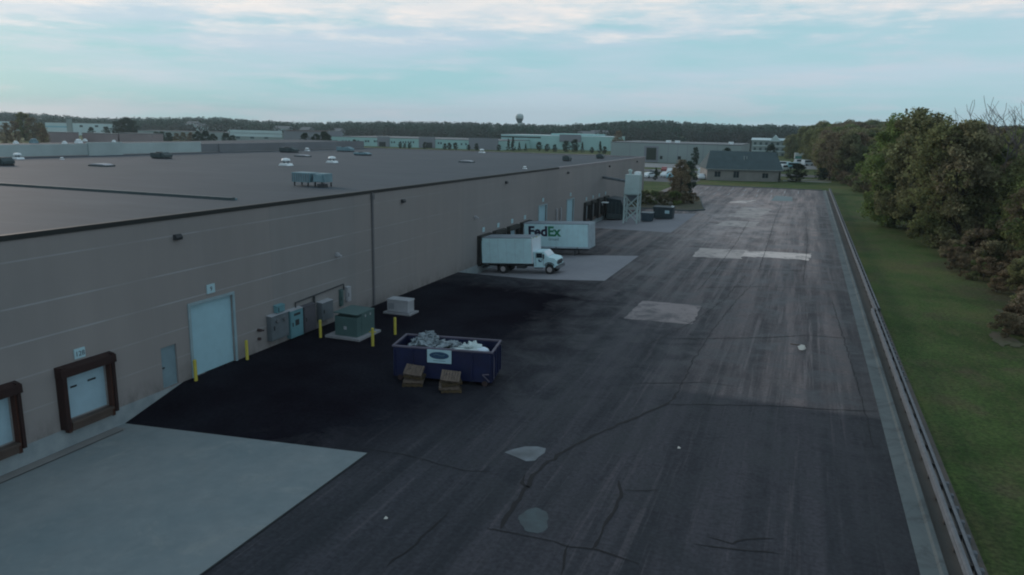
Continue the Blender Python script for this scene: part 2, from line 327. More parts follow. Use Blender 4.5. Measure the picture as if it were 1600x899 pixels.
def roofmat():
    m = bpy.data.materials.new('membrane roof'); m.use_nodes = True; t = m.node_tree; b = t.nodes['Principled BSDF']
    c = N(t, 'ShaderNodeTexCoord').outputs['Object']
    n1 = noise_(t, c, 0.05, 6, 0.65); n2 = noise_(t, c, 0.5, 5, 0.7, sc=(0.25, 1.6, 1)); n3 = noise_(t, c, 0.12, 6, 0.7, sc=(0.5, 2, 1), loc=(7, 7, 0))
    col = ramp_(t, n1, [(0.35, (0.032, 0.053, 0.067)), (0.65, (0.052, 0.070, 0.087))])
    col = mix_(t, 1.0, col, ramp_(t, n2, [(0.35, 0.88), (0.7, 1.12)]), 'MULTIPLY')
    col = mix_(t, ramp_(t, n3, [(0.58, 0.0), (0.75, 0.5)]), col, (0.085, 0.112, 0.125))
    s = N(t, 'ShaderNodeSeparateXYZ'); L(t, c, s.inputs[0])
    sm = math_(t, 'LESS_THAN', math_(t, 'FRACT', math_(t, 'DIVIDE', s.outputs['Y'], 3.05)), 0.02)
    col = mix_(t, math_(t, 'MULTIPLY', sm, 0.35), col, (0.03, 0.038, 0.044))
    L(t, col, b.inputs['Base Color']); b.inputs['Roughness'].default_value = 0.75; b.inputs['Specular IOR Level'].default_value = 0.3
    return m
M['roof'] = roofmat()

def grassmat():
    m = bpy.data.materials.new('grass'); m.use_nodes = True; t = m.node_tree; b = t.nodes['Principled BSDF']
    c = N(t, 'ShaderNodeTexCoord').outputs['Object']
    n1 = noise_(t, c, 0.07, 6, 0.65); n2 = noise_(t, c, 0.5, 6, 0.7, sc=(1, 0.35, 1)); n3 = noise_(t, c, 0.15, 6, 0.7, loc=(9, 2, 0)); n4 = noise_(t, c, 5, 4, 0.8)
    col = ramp_(t, n1, [(0.38, (0.036, 0.068, 0.016)), (0.5, (0.064, 0.106, 0.030)), (0.62, (0.105, 0.120, 0.042))])
    col = mix_(t, ramp_(t, n2, [(0.46, 0.0), (0.64, 0.6)]), col, (0.098, 0.098, 0.045))
    col = mix_(t, ramp_(t, n3, [(0.54, 0.0), (0.68, 0.65)]), col, (0.10, 0.080, 0.052))
    s = N(t, 'ShaderNodeSeparateXYZ'); L(t, c, s.inputs[0])
    wob = math_(t, 'MULTIPLY', math_(t, 'SUBTRACT', n3, 0.5), 9.0)
    mr = N(t, 'ShaderNodeMapRange', ins={1: 12.2, 2: 16.5}); L(t, math_(t, 'ADD', s.outputs['X'], wob), mr.inputs[0])
    far = N(t, 'ShaderNodeMapRange', ins={1: 190, 2: 170}); L(t, s.outputs['Y'], far.inputs[0])
    col = mix_(t, math_(t, 'MULTIPLY', math_(t, 'MULTIPLY', mr.outputs[0], far.outputs[0]), 0.75), col, (0.062, 0.052, 0.032))
    col = mix_(t, 1.0, col, ramp_(t, n4, [(0.35, 0.6), (0.65, 1.4)]), 'MULTIPLY')
    L(t, col, b.inputs['Base Color']); b.inputs['Roughness'].default_value = 0.9; b.inputs['Specular IOR Level'].default_value = 0.15
    bp = N(t, 'ShaderNodeBump', ins={'Strength': 0.8, 'Distance': 0.1}); L(t, noise_(t, c, 7, 5, 0.8), bp.inputs['Height']); L(t, bp.outputs[0], b.inputs['Normal'])
    return m
M['grass'] = grassmat()
M['dirt'] = pad_mat('bare dirt', (0.070, 0.066, 0.042), (0.12, 0.098, 0.072), (0.055, 0.068, 0.030), 0.95, wear=(0.44, 0.58, 0.9))

# ------------------------------------------------------------------ mesh helpers
class MB:
    def __init__(s): s.v = []; s.f = []
    def add(s, vs, fs):
        n = len(s.v); s.v += [tuple(v) for v in vs]; s.f += [tuple(i+n for i in f) for f in fs]; return s
    def box(s, x0, x1, y0, y1, z0, z1, T=None):
        vs = [Vector((x, y, z)) for z in (z0, z1) for y in (y0, y1) for x in (x0, x1)]
        if T: vs = [T @ v for v in vs]
        return s.add(vs, [(0, 2, 3, 1), (4, 5, 7, 6), (0, 1, 5, 4), (2, 6, 7, 3), (0, 4, 6, 2), (1, 3, 7, 5)])
    def prism(s, pts, axis, a, b):      # pts: 2D polygon; extruded along axis from a to b
        def P(p, t):
            return {'x': (t, p[0], p[1]), 'y': (p[0], t, p[1]), 'z': (p[0], p[1], t)}[axis]
        n = len(pts); vs = [P(p, a) for p in pts] + [P(p, b) for p in pts]
        fs = [tuple(range(n)), tuple(range(2*n-1, n-1, -1))] + [(i, i+n, (i+1) % n+n, (i+1) % n) for i in range(n)]
        return s.add(vs, fs)
    def tube(s, p0, p1, r0, r1=None, n=8, cap=True):
        r1 = r0 if r1 is None else r1; p0 = Vector(p0); p1 = Vector(p1); d = (p1-p0).normalized()
        a = d.orthogonal().normalized(); b = d.cross(a)
        vs = [p + (a*math.cos(k*2*math.pi/n)+b*math.sin(k*2*math.pi/n))*r for p, r in ((p0, r0), (p1, r1)) for k in range(n)]
        fs = [(i, (i+1) % n, (i+1) % n+n, i+n) for i in range(n)]
        if cap: fs += [tuple(range(n-1, -1, -1)), tuple(range(n, 2*n))]
        return s.add(vs, fs)
    def lathe(s, prof, cx, cy, n=20):
        vs = [(cx+r*math.cos(k*2*math.pi/n), cy+r*math.sin(k*2*math.pi/n), z) for r, z in prof for k in range(n)]
        fs = [(j*n+i, j*n+(i+1) % n, (j+1)*n+(i+1) % n, (j+1)*n+i) for j in range(len(prof)-1) for i in range(n)]
        fs += [tuple(range(n-1, -1, -1)), tuple(range((len(prof)-1)*n, len(prof)*n))]
        return s.add(vs, fs)
    def each(s, name, mt, parent=None, bevel=0.0, n=8):     # one object for every closed piece of n vertices
        o = None
        for k in range(0, len(s.v), n):
            m_ = MB(); m_.v = s.v[k:k+n]; m_.f = [tuple(i-k for i in f) for f in s.f if k <= f[0] < k+n]; o = m_.build(name, mt, parent, bevel)
        return o
    def build(s, name, mt, parent=None, bevel=0.0, smooth=False, loc=None):
        me = bpy.data.meshes.new(name); me.from_pydata(s.v, [], s.f)
        bm = bmesh.new(); bm.from_mesh(me)
        if bevel: bmesh.ops.bevel(bm, geom=list(bm.edges), offset=bevel, segments=2, affect='EDGES', profile=0.6)
        bmesh.ops.recalc_face_normals(bm, faces=list(bm.faces)); bm.to_mesh(me); bm.free()
        me.materials.append(M[mt]); 
        if smooth: me.polygons.foreach_set('use_smooth', [True]*len(me.polygons))
        o = bpy.data.objects.new(name, me); COL.objects.link(o)
        if parent: o.parent = parent
        if loc is not None: o.location = loc
        return o
def tag(o, label=None, cat=None, group=None, kind=None):
    if label: o['label'] = label
    if cat: o['category'] = cat
    if group: o['group'] = group
    if kind: o['kind'] = kind
    return o
def thing(name, label, cat, loc=(0, 0, 0), rz=0, group=None, ry=0):
    o = bpy.data.objects.new(name, None); COL.objects.link(o); o.location = loc; o.rotation_euler = (0, ry, rz)
    o.empty_display_size = 0.3
    return tag(o, label, cat, group)
def kids(o): return [c for c in bpy.data.objects if c.parent == o]
def copy_tree(o, parent=None):
    c = o.copy(); COL.objects.link(c); c.parent = parent
    for ch in kids(o): copy_tree(ch, c)
    return c
def quadsheet(name, pts, z, mt, kind='structure', hf=None, sub=1):
    me = MB(); me.add([(p[0], p[1], z) for p in pts], [tuple(range(len(pts)))])
    o = me.build(name, mt); return tag(o, kind=kind)

# ------------------------------------------------------------------ ground
XW = -27.6
PITD = 0.85
def win(y, a, b, ra, rb): return min(max((y-a+ra)/ra, 0), 1) * min(max((b+rb-y)/rb, 0), 1)
def gh(x, y):
    fx = min(max((-14.9-x)/12.7, 0), 1)
    f = max(win(y, -60, 23.8, 1, 3.6), win(y, 61.3, 78.3, 1.9, 2.2), win(y, 97.6, 119.8, 2.6, 2.0))
    return -PITD*fx*f
def hgrid(name, xs, ys, mt, lift=0.0, skirt=0.0):
    vs = [(x, y, gh(x, y)+lift) for y in ys for x in xs]; nx = len(xs)
    fs = [(j*nx+i, j*nx+i+1, (j+1)*nx+i+1, (j+1)*nx+i) for j in range(len(ys)-1) for i in range(nx-1)]
    b = MB().add(vs, fs); o = b.build(name, mt); return tag(o, kind='structure')
def lin(a, b, st):
    n = max(1, int(round((b-a)/st))); return [a+(b-a)*i/n for i in range(n+1)]
xs = lin(XW-0.3, XW, .3)[:-1] + lin(XW, -14.9, 0.6)[:-1] + lin(-14.9, 4.3, 2.4)
keys = [-40, 23.8, 27.4, 59.4, 61.3, 78.3, 80.5, 95.0, 97.6, 119.8, 121.8, 184.0]
ys = sum([lin(a, b, 1.5)[:-1] for a, b in zip(keys, keys[1:])], []) + [184.0]
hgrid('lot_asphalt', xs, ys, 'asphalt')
padx = [x for x in xs if XW <= x <= -14.9+1e-6]
def pad(name, y0, y1, mt):
    yy = sorted(set([y0, y1] + [k for k in keys if y0 < k < y1]))
    yy = sum([lin(a, b, 2.0)[:-1] for a, b in zip(yy, yy[1:])], []) + [y1]
    return hgrid(name, padx, yy, mt, 0.012)
pad('concrete_pad', -30, 23.8, 'pad')
pad('concrete_pad', 61.4, 75.6, 'pad2')
pad('concrete_pad', 95.2, 119.8, 'pad2')
# apron strip and joint along the wall of the near dock
j = MB()
def strip(b, x0, x1, y0, y1, lift):
    b.add([(x0, y0, gh(x0, y0)+lift), (x1, y0, gh(x1, y0)+lift), (x1, y1, gh(x1, y1)+lift), (x0, y1, gh(x0, y1)+lift)], [(0, 1, 2, 3)])
strip(j, XW+.02, -26.95, -30, 23.3, 0.02); tag(j.build('dock_apron', 'apron'), kind='structure')
j = MB(); strip(j, -26.95, -26.88, -30, 23.1, 0.026); strip(j, -14.93, -14.86, -20, 23.8, 0.022)
tag(j.build('pad_joint', 'joint'), kind='structure')

# ground sheet with a hole where the lot and the dock pits lie
b = MB(); G = -0.03; B = 6000
def q(x0, x1, y0, y1): b.add([(x0, y0, G), (x1, y0, G), (x1, y1, G), (x0, y1, G)], [(0, 1, 2, 3)])
q(4.29, B, -1500, B); q(-B, XW-.05, -1500, B); q(XW-.05, 4.29, 183.9, B); q(XW-.05, 4.29, -1500, -39.9)
tag(b.build('ground', 'grass'), kind='structure')
# kerb and gutter with gravel strip
b = MB()
b.prism([(4.28, -0.2), (4.28, 0.016), (4.55, 0.03), (4.80, 0.045), (4.86, 0.15), (5.0, 0.15), (5.0, -0.2)], 'y', -40, 184.0)
tag(b.build('gutter', 'gutter'), kind='structure')
b = MB(); b.prism([(-30, 183.6), (4.28, 183.6), (4.28, 184.2), (-30, 184.2)], 'z', -0.2, 0.13); tag(b.build('kerb', 'gutter'), kind='structure')
quadsheet('gravel_strip', [(5.0, -40), (6.15, -40), (6.15, 184.2), (5.0, 184.2)], 0.03, 'gravel')
# far parking bays, access road, service roads
b = MB()
for k in range(10):
    x = -25.5+2.75*k; b.add([(x, 171, .006), (x+.13, 171, .006), (x+.13, 178.5, .006), (x, 178.5, .006)], [(0, 1, 2, 3)])
for k in range(9):
    x = -25.0+2.75*k; b.add([(x, 158, .006), (x+.13, 158, .006), (x+.13, 164, .006), (x, 164, .006)], [(0, 1, 2, 3)])
tag(b.build('stall_lines', 'line'), kind='structure')
for nm, pts, z, mt in [
    ('road', [(-400, 222), (-27, 236), (-27, 250), (-400, 236)], 0.0, 'road'),
    ('road', [(-27, 236), (60, 240), (60, 252), (-27, 250)], 0.0, 'road'),
    ('parking_lot', [(-60, 190), (-25, 190), (-25, 215), (-60, 215)], 0.004, 'road'),
    ('parking_lot', [(-80, 262), (-30, 262), (-30, 296), (-80, 296)], 0.0, 'roadl'),
    ('parking_lot', [(-14, 290), (12, 290), (12, 350), (-14, 350)], 0.0, 'roadl'),
    ('path', [(-5, 214), (7, 216), (7, 219), (-5, 217)], 0.01, 'roadl'),
    ('path', [(-4, 222.5), (9, 224), (9, 226), (-4, 225)], 0.01, 'roadl'),
    ('road', [(-180, 330), (-20, 370), (-20, 390), (-180, 352)], 0.0, 'road')]:
    quadsheet(nm, pts, z, mt)
# bare dirt along the tree line
def blob(cx, cy, rx, ry, rz=0, n=26, seed=1, jag=0.22):
    rnd = random.Random(seed); ph = [rnd.uniform(0, 6.28) for _ in range(4)]; o = []
    for k in range(n):
        a = 2*math.pi*k/n; r = 1+jag*(math.sin(2*a+ph[0])+.6*math.sin(3*a+ph[1])+.5*math.sin(5*a+ph[2])+.35*math.sin(9*a+ph[3]))
        x, y = math.cos(a)*rx*r, math.sin(a)*ry*r; o.append((cx+x*math.cos(rz)-y*math.sin(rz), cy+x*math.sin(rz)+y*math.cos(rz)))
    return o
def P2(l): return [tuple(gz(x, y))[:2] for x, y in l]
def ragged(pts, seed, amp=0.12, st=0.6):
    rnd = random.Random(seed); o = []
    for a, c in zip(pts, pts[1:]+pts[:1]):
        a = Vector(a); c = Vector(c); n = max(2, int((c-a).length/st)); 
        for k in range(n):
            p = a.lerp(c, k/n); o.append((p.x+rnd.uniform(-amp, amp), p.y+rnd.uniform(-amp, amp)*1.3))
    return o
quadsheet('dirt_path', [(17.4, 60), (18.6, 60), (18.2, 74), (17.6, 84), (16.4, 97), (15.8, 97), (16.7, 84), (17.0, 74)], 0.0, 'dirt')
quadsheet('dirt_patch', ragged(blob(12.9, 54.5, 0.6, 2.4, 0.05, seed=3), 5, .16, .3), 0.0, 'dirt')
quadsheet('dirt_patch', ragged(blob(15.2, 62, 0.6, 3.0, 0.1, seed=8), 6, .16, .3), 0.0, 'dirt')

# repair patches in the asphalt
quadsheet('repair_patch', ragged(P2([(975, 498), (1082, 507), (1097, 478), (1003, 470)]), 1, .06), 0.004, 'patch')
quadsheet('repair_patch', ragged(P2([(1079, 401), (1158, 405), (1168, 391), (1094, 388)]), 2, .15), 0.004, 'midpatch')
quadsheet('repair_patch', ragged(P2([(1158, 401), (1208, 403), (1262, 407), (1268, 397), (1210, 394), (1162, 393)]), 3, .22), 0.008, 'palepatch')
quadsheet('repair_patch', ragged(P2([(1118, 352), (1178, 356), (1184, 347), (1135, 345)]), 4, .3), 0.004, 'midpatch')
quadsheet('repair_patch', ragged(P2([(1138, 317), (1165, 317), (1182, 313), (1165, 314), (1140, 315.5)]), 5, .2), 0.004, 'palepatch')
quadsheet('repair_patch', ragged(P2([(1204, 314), (1238, 315), (1238, 308), (1212, 306)]), 6, .1), 0.010, 'bluepatch')
quadsheet('repair_patch', ragged(P2([(1140, 338), (1186, 342), (1204, 327), (1163, 324)]), 7, .5), 0.004, 'midpatch')
quadsheet('puddle_stain', P2([(788, 707), (802, 702), (820, 698), (840, 698), (853, 701), (851, 708), (842, 714), (836, 720), (822, 721), (806, 714)]), 0.005, 'puddle')
quadsheet('damp_stain', blob(-7.2, 21.5, 0.52, 0.75, 0.2, seed=5, jag=.1), 0.005, 'puddle2')
# cracks: tar-dark ribbons following the photo's cracks on the ground
cr = MB()
def crack(pts, w, seed):
    rnd = random.Random(seed); P = [Vector((*gz(x, y).xy, 0)) for x, y in pts]; path = []
    for a, c in zip(P, P[1:]):
        n = max(2, int((c-a).length/0.35))
        for k in range(n): path.append(a.lerp(c, k/n)+Vector((rnd.gauss(0, .035), rnd.gauss(0, .035), 0)))
    path.append(P[-1]); L_, R_ = [], []
    for i, p in enumerate(path):
        d = (path[min(i+1, len(path)-1)]-path[max(i-1, 0)]).normalized(); nn = Vector((-d.y, d.x, 0)); ww = w*rnd.uniform(.7, 1.9)*(0.3 if i in (0, len(path)-1) else 1)
        L_.append(p+nn*ww/2); R_.append(p-nn*ww/2)
    n = len(path); z = 0.012
    cr.add([(v.x, v.y, z+gh(v.x, v.y)) for v in L_+R_], [(i, i+1, n+i+1, n+i) for i in range(n-1)])
for k, (pts, w) in enumerate([
    ([(782, 825), (806, 788), (832, 744), (850, 727), (900, 694), (935, 678), (985, 656), (1042, 632), (1062, 610)], .10),
    ([(818, 742), (817, 756), (828, 762)], .10), ([(758, 826), (784, 829), (845, 842), (888, 852), (935, 860), (1000, 882)], .045),
    ([(966, 752), (971, 768), (958, 800), (932, 850), (925, 858)], .07), ([(888, 852), (880, 870), (877, 899)], .06),
    ([(971, 765), (1030, 766)], .03), ([(1105, 838), (1142, 850), (1165, 845), (1210, 842)], .05), ([(1080, 850), (1140, 858), (1220, 866)], .04),
    ([(700, 800), (650, 850), (605, 885)], .05), ([(560, 700), (640, 712), (720, 735), (770, 738)], .03),
    ([(1040, 632), (1200, 634), (1290, 640), (1372, 643)], .05), ([(1060, 610), (1085, 560), (1110, 520), (1150, 470), (1180, 440)], .03),
    ([(1000, 545), (1040, 525), (1080, 505), (1130, 470), (1165, 430)], .03), ([(880, 480), (940, 470), (985, 468)], .03), ([(860, 500), (905, 470), (960, 445), (1010, 415)], .03),
    ([(1185, 425), (1200, 380), (1212, 340), (1222, 318)], .04), ([(1090, 455), (1120, 420), (1150, 380), (1170, 345)], .04), ([(1255, 440), (1262, 380), (1258, 330)], .03),
    ([(1050, 530), (1200, 528), (1262, 524), (1330, 530)], .05), ([(990, 600), (1100, 598), (1150, 604)], .035), ([(1100, 450), (1180, 448), (1300, 452)], .06),
    ([(1120, 420), (1270, 424)], .07), ([(1150, 372), (1280, 376)], .09), ([(1300, 470), (1340, 600), (1366, 700)], .03)]): crack(pts, w, k)
tag(cr.build('asphalt_cracks', 'tar'), kind='structure')
# raised planting island beyond the far dock
b = MB(); isl = [(-27.6, 122.5), (-16.5, 122.5), (-14.5, 125.5), (-15.5, 131), (-18.5, 150), (-27.5, 154), (-50, 154), (-50, 143), (-27.6, 142)]
b.prism(isl, 'z', -0.3, 0.16); tag(b.build('planting_island', 'dirt'), kind='structure')
b = MB()
for a, c in zip(isl[:6], isl[1:6]):
    a = Vector((*a, 0)); c = Vector((*c, 0)); d = (c-a).normalized(); nn = Vector((d.y, -d.x, 0))*0.16
    b.add([a+Vector((0, 0, -.3)), c+Vector((0, 0, -.3)), c+nn+Vector((0, 0, -.3)), a+nn+Vector((0, 0, -.3)), a+Vector((0, 0, .2)), c+Vector((0, 0, .2)), c+nn+Vector((0, 0, .2)), a+nn+Vector((0, 0, .2))],
          [(0, 1, 2, 3), (4, 5, 6, 7), (0, 1, 5, 4), (2, 3, 7, 6), (1, 2, 6, 5), (3, 0, 4, 7)])
tag(b.build('kerb', 'gutter'), kind='structure')

# ------------------------------------------------------------------ warehouse
def zr(y): return 8.30-0.0043*y
WH = thing('warehouse', 'long grey concrete warehouse with a flat roof and loading docks down its side', 'warehouse', (0, 0, 0))
YN, YF = -30.0, 140.9
opens = []        # (y0, y1, z0, z1)
shel1 = [(20.7, 23.35), (16.4, 19.05), (12.1, 14.75), (7.8, 10.45)]
shel2 = [(63.5, 66.4), (67.2, 70.1), (71.0, 73.9), (74.8, 77.8)]
shel3 = [(99.8, 102.2), (103.3, 105.7), (106.8, 109.2), (110.6, 113.0)]
odoors = [(28.12, 31.12, 0.0, 3.66), (80.9, 83.6, 0.0, 3.83), (91.9, 94.8, 0.0, 3.63)]
for y0, y1 in shel1+shel2+shel3: opens.append((y0+.31, y1-.27, 0.3, 2.27))
opens += odoors
pdoor = (26.15, 27.1, 0.02, 2.03); opens.append(pdoor)
yb = sorted(set([YN, YF] + [v for o in opens for v in o[:2]])); zb = sorted(set([-1.6, 0.0, 7.0] + [v for o in opens for v in o[2:]]))
b = MB()
for ya, yc in zip(yb, yb[1:]):
    for za, zc in zip(zb, zb[1:]):
        ym, zm = (ya+yc)/2, (za+zc)/2
        if any(o[0] < ym < o[1] and o[2] < zm < o[3] for o in opens): continue
        b.add([(XW, ya, za), (XW, yc, za), (XW, yc, zc), (XW, ya, zc)], [(0, 1, 2, 3)])
    b.add([(XW, ya, 7.0), (XW, yc, 7.0), (XW, yc, zr(yc)), (XW, ya, zr(ya))], [(0, 1, 2, 3)])
for y0, y1, z0, z1 in opens:
    x1 = XW-0.2
    for p in [((XW, y0, z0), (x1, y0, z0), (x1, y0, z1), (XW, y0, z1)), ((XW, y1, z0), (XW, y1, z1), (x1, y1, z1), (x1, y1, z0)),
              ((XW, y0, z1), (x1, y0, z1), (x1, y1, z1), (XW, y1, z1)), ((XW, y0, z0), (XW, y1, z0), (x1, y1, z0), (x1, y0, z0))]:
        b.add(p, [(0, 1, 2, 3)])
b.add([(XW, YF, -1.6), (-87, YF, -1.6), (-87, YF, zr(YF)), (XW, YF, zr(YF))], [(0, 1, 2, 3)])
b.add([(XW, YN, -1.6), (-87, YN, -1.6), (-87, YN, zr(YN)), (XW, YN, zr(YN))], [(0, 1, 2, 3)])
b.add([(-87, YN, -1.6), (-87, YF, -1.6), (-87, YF, zr(YF)), (-87, YN, zr(YN))], [(0, 1, 2, 3)])
b.build('wall', 'wall', WH)
b = MB(); b.add([(XW-.25, YN, zr(YN)-.12), (XW-.25, YF-.25, zr(YF)-.12), (-87, YF-.25, zr(YF)-.12), (-87, YN, zr(YN)-.12)], [(0, 1, 2, 3)])
b.build('roof', 'roof', WH)
def slbox(b, x0, x1, y0, y1, dz0, dz1):
    vs = [(x, y, zr(y)+dz) for dz in (dz0, dz1) for y in (y0, y1) for x in (x0, x1)]
    b.add(vs, [(0, 2, 3, 1), (4, 5, 7, 6), (0, 1, 5, 4), (2, 6, 7, 3), (0, 4, 6, 2), (1, 3, 7, 5)])
b = MB(); slbox(b, XW-.28, XW+.05, YN, 88, -.15, .06); b.build('coping', 'coping', WH)
b = MB(); slbox(b, XW-.28, XW+.05, 88.02, YF, -.13, .05); slbox(b, -86.9, XW-.29, YF-.28, YF+.02, -.13, .05); b.build('coping', 'copl', WH)
b = MB(); b.box(-62, -31.5, 35.9, 36.25, zr(36)-.2, zr(36)+.03); b.build('roof_curb', 'hvacd', WH)
b = MB(); b.box(-62, -31.5, 36.252, 36.45, zr(36)-.2, zr(36)-.03); b.build('roof_curb', 'hvac', WH)
b = MB(); b.box(XW+.003, XW+.13, 45.12, 45.27, 0.05, 8.0); b.box(XW+.003, XW+.2, 45.07, 45.32, 7.55, 7.9); b.build('downspout', 'downp', WH)
# higher roof block behind with its pale parapet
UB = thing('warehouse_wing', 'higher warehouse wing with a pale parapet behind the main flat roof', 'warehouse')
b = MB(); b.box(-87.3, -87.01, -20, 93.3, 6.0, 9.42); b.build('parapet', 'parapet', UB)
b = MB(); b.box(-87.25, -86.85, 73.3, 78.6, 7.6, 9.56); b.build('parapet', 'parapet', UB)
b = MB(); b.box(-87.3, -87.01, 93.32, 140, 6.0, 9.1); b.box(-87.2, -86.8, 97.0, 100.5, 7.5, 9.12); b.build('parapet', 'parapet2', UB)
b = MB(); b.box(-104, -87.31, -20, 140, -0.5, 9.0); b.build('roof', 'roof', UB)

def make_shelter(y0, y1, padm, inm, hoodm, big):
    sh = bpy.data.objects.new('dock_shelter', None); COL.objects.link(sh); sh.parent = WH; sh.location = (XW, y0, 0)
    w = y1-y0; D = 0.36; zt = 2.70
    b = MB()
    for ya, yc in ((0, .235), (w-.20, w)):
        b.prism([(0.004, ya), (D, ya+(.06 if ya == 0 else 0)), (D, yc-(.0 if ya == 0 else .06)), (0.004, yc)], 'z', 0.02, zt-.02)
    b.each('side_pad', padm, sh, bevel=0.015)
    b = MB(); b.prism([(0.004, zt), (D+.02, zt-.10), (D+.04, zt-.44), (0.004, zt-.47)], 'y', -0.01, w+.01); b.build('hood', hoodm, sh, bevel=0.015)
    b = MB()
    for ya, yc in ((.24, .31), (w-.27, w-.205)): b.box(0.004, D-.08, ya, yc, 0.1, zt-.48)
    b.each('inner_flap', inm, sh)
    d = MB(); d.box(-.19, -.12, .29, w-.25, .28, 2.29)
    for k in range(1, 4): d.box(-.121, -.112, .32, w-.28, .28+k*.48, .30+k*.48)
    dd = d.build('dock_door', 'ddoor', sh)
    if big:
        b = MB(); b.box(-.118, -.105, .72, 1.02, 1.58, 1.66); b.box(-.118, -.105, 1.55, 1.95, 1.62, 1.70); b.each('door_window', 'black', sh)
    b = MB(); b.box(0.004, .34, .32, w-.28, .18, .29); b.box(0.004, .26, .36, w-.32, -.12, .175); b.build('dock_leveler', 'bumper', sh, bevel=0.01)
    b = MB(); b.box(.004, .25, .20, .34, -.16, .14); b.box(.004, .25, w-.31, w-.17, -.16, .14); b.each('bumper', 'redin' if big else 'black', sh)
    return sh
for y0, y1 in shel1: make_shelter(y0, y1, 'red', 'redin', 'red', True)
for y0, y1 in shel2+shel3: make_shelter(y0, y1, 'blackpad', 'blackpad', 'blackpad2', False)

def text_mesh(txt, size, mt, name, parent, T, offset=0.0, extrude=0.004, sx=1.0, align='LEFT'):
    cu = bpy.data.curves.new(name, 'FONT'); cu.body = txt; cu.size = size; cu.offset = offset; cu.extrude = extrude; cu.align_x = align; cu.resolution_u = 3
    to = bpy.data.objects.new('tmp_text', cu); COL.objects.link(to)
    dg = bpy.context.evaluated_depsgraph_get(); me = bpy.data.meshes.new_from_object(to.evaluated_get(dg)); bpy.data.objects.remove(to)
    me.transform(T @ Matrix.Diagonal((sx, 1, 1, 1))); me.materials.clear(); me.materials.append(M[mt]); me.name = name
    o = bpy.data.objects.new(name, me); COL.objects.link(o); o.parent = parent; return o
# text facing +X: text x -> +Y , text y -> +Z
TX = Matrix(((0, 0, 1, 0), (1, 0, 0, 0), (0, 1, 0, 0), (0, 0, 0, 1)))
# text facing -Y: text x -> +X, y -> +Z
TY = Matrix(((1, 0, 0, 0), (0, 0, -1, 0), (0, 1, 0, 0), (0, 0, 0, 1)))
def num_sign(yc, zc, txt, s=0.42):
    b = MB(); b.box(XW+.003, XW+.05, yc-s*.6, yc+s*.6, zc-s/2, zc+s/2); o = b.build('number_sign', 'signw', WH)
    text_mesh(txt, s*.72, 'cab2', 'numeral', o, Matrix.Translation((XW+.058, yc, zc-s*.25)) @ TX, align='CENTER')
num_sign(21.9, 3.0, '128'); num_sign(17.6, 3.0, '127'); num_sign(29.6, 4.27, '9', .46)
for sh in shel2+shel3: num_sign((sh[0]+sh[1])/2, 3.12, '1', .42)
for yy, zz in ((82.3, 4.5), (93.3, 4.3)): num_sign(yy, zz, '1', .40)
for y0, y1, z0, z1 in odoors:
    fr = MB(); w = .14
    fr.box(XW+.003, XW+.06, y0-w, y0-.002, 0.0, z1+w); fr.box(XW+.003, XW+.06, y1+.002, y1+w, 0.0, z1+w); fr.box(XW+.003, XW+.06, y0-.001, y1+.001, z1+.002, z1+w)
    d = MB(); d.box(XW-.19, XW-.13, y0-.02, y1+.02, -.02, z1+.02)
    for k in range(1, 8): d.box(XW-.131, XW-.124, y0, y1, k*z1/8-.012, k*z1/8+.012)
    od = d.build('overhead_door', 'odoor', WH); fr.build('door_frame', 'oframe', od)
b = MB(); b.box(XW-.15, XW-.09, pdoor[0]-.02, pdoor[1]+.02, 0, pdoor[3]+.02); pd = b.build('side_door', 'pdoor', WH)
b = MB(); b.box(XW-.088, XW-.05, 26.25, 26.37, .98, 1.04); b.build('handle', 'dark', pd)
for y, z in ((27.6, 7.18), (49.5, 7.09), (70.5, 7.2), (91.7, 7.14), (113.4, 7.07), (133.5, 7.1)):
    b = MB(); b.prism([(XW+.003, z-.14), (XW+.003, z+.12), (XW+.16, z+.12), (XW+.24, z-.02), (XW+.2, z-.14)], 'y', y-.2, y+.2); b.build('wall_light', 'dark', WH, bevel=.02)
for y, z in ((40.8, 4.35), (62.9, 4.5)):
    b = MB(); b.box(XW+.003, XW+.2, y-.12, y+.12, z-.12, z+.12); b.tube((XW+.2, y, z-.02), (XW+.36, y+.1, z-.1), .07); b.build('floodlight', 'pale', WH, bevel=.02)
for y in (87.3, 89.0):
    b = MB(); b.tube((XW+.15, y, 1.4), (XW+.15, y, 3.0), .09); b.tube((XW, y, 2.9), (XW+.16, y, 3.0), .09); b.build('vent_pipe', 'pale', WH)
b = MB(); b.tube((XW, 34-1.0, 1.25), (XW+.22, 33.0, 1.25), .09); b.tube((XW+.22, 32.95, 1.25), (XW+.35, 33.1, 1.25), .05); b.tube((XW, 33.0, .75), (XW+.15, 33.0, .75), .09); b.build('hose_valve', 'rusty', WH)

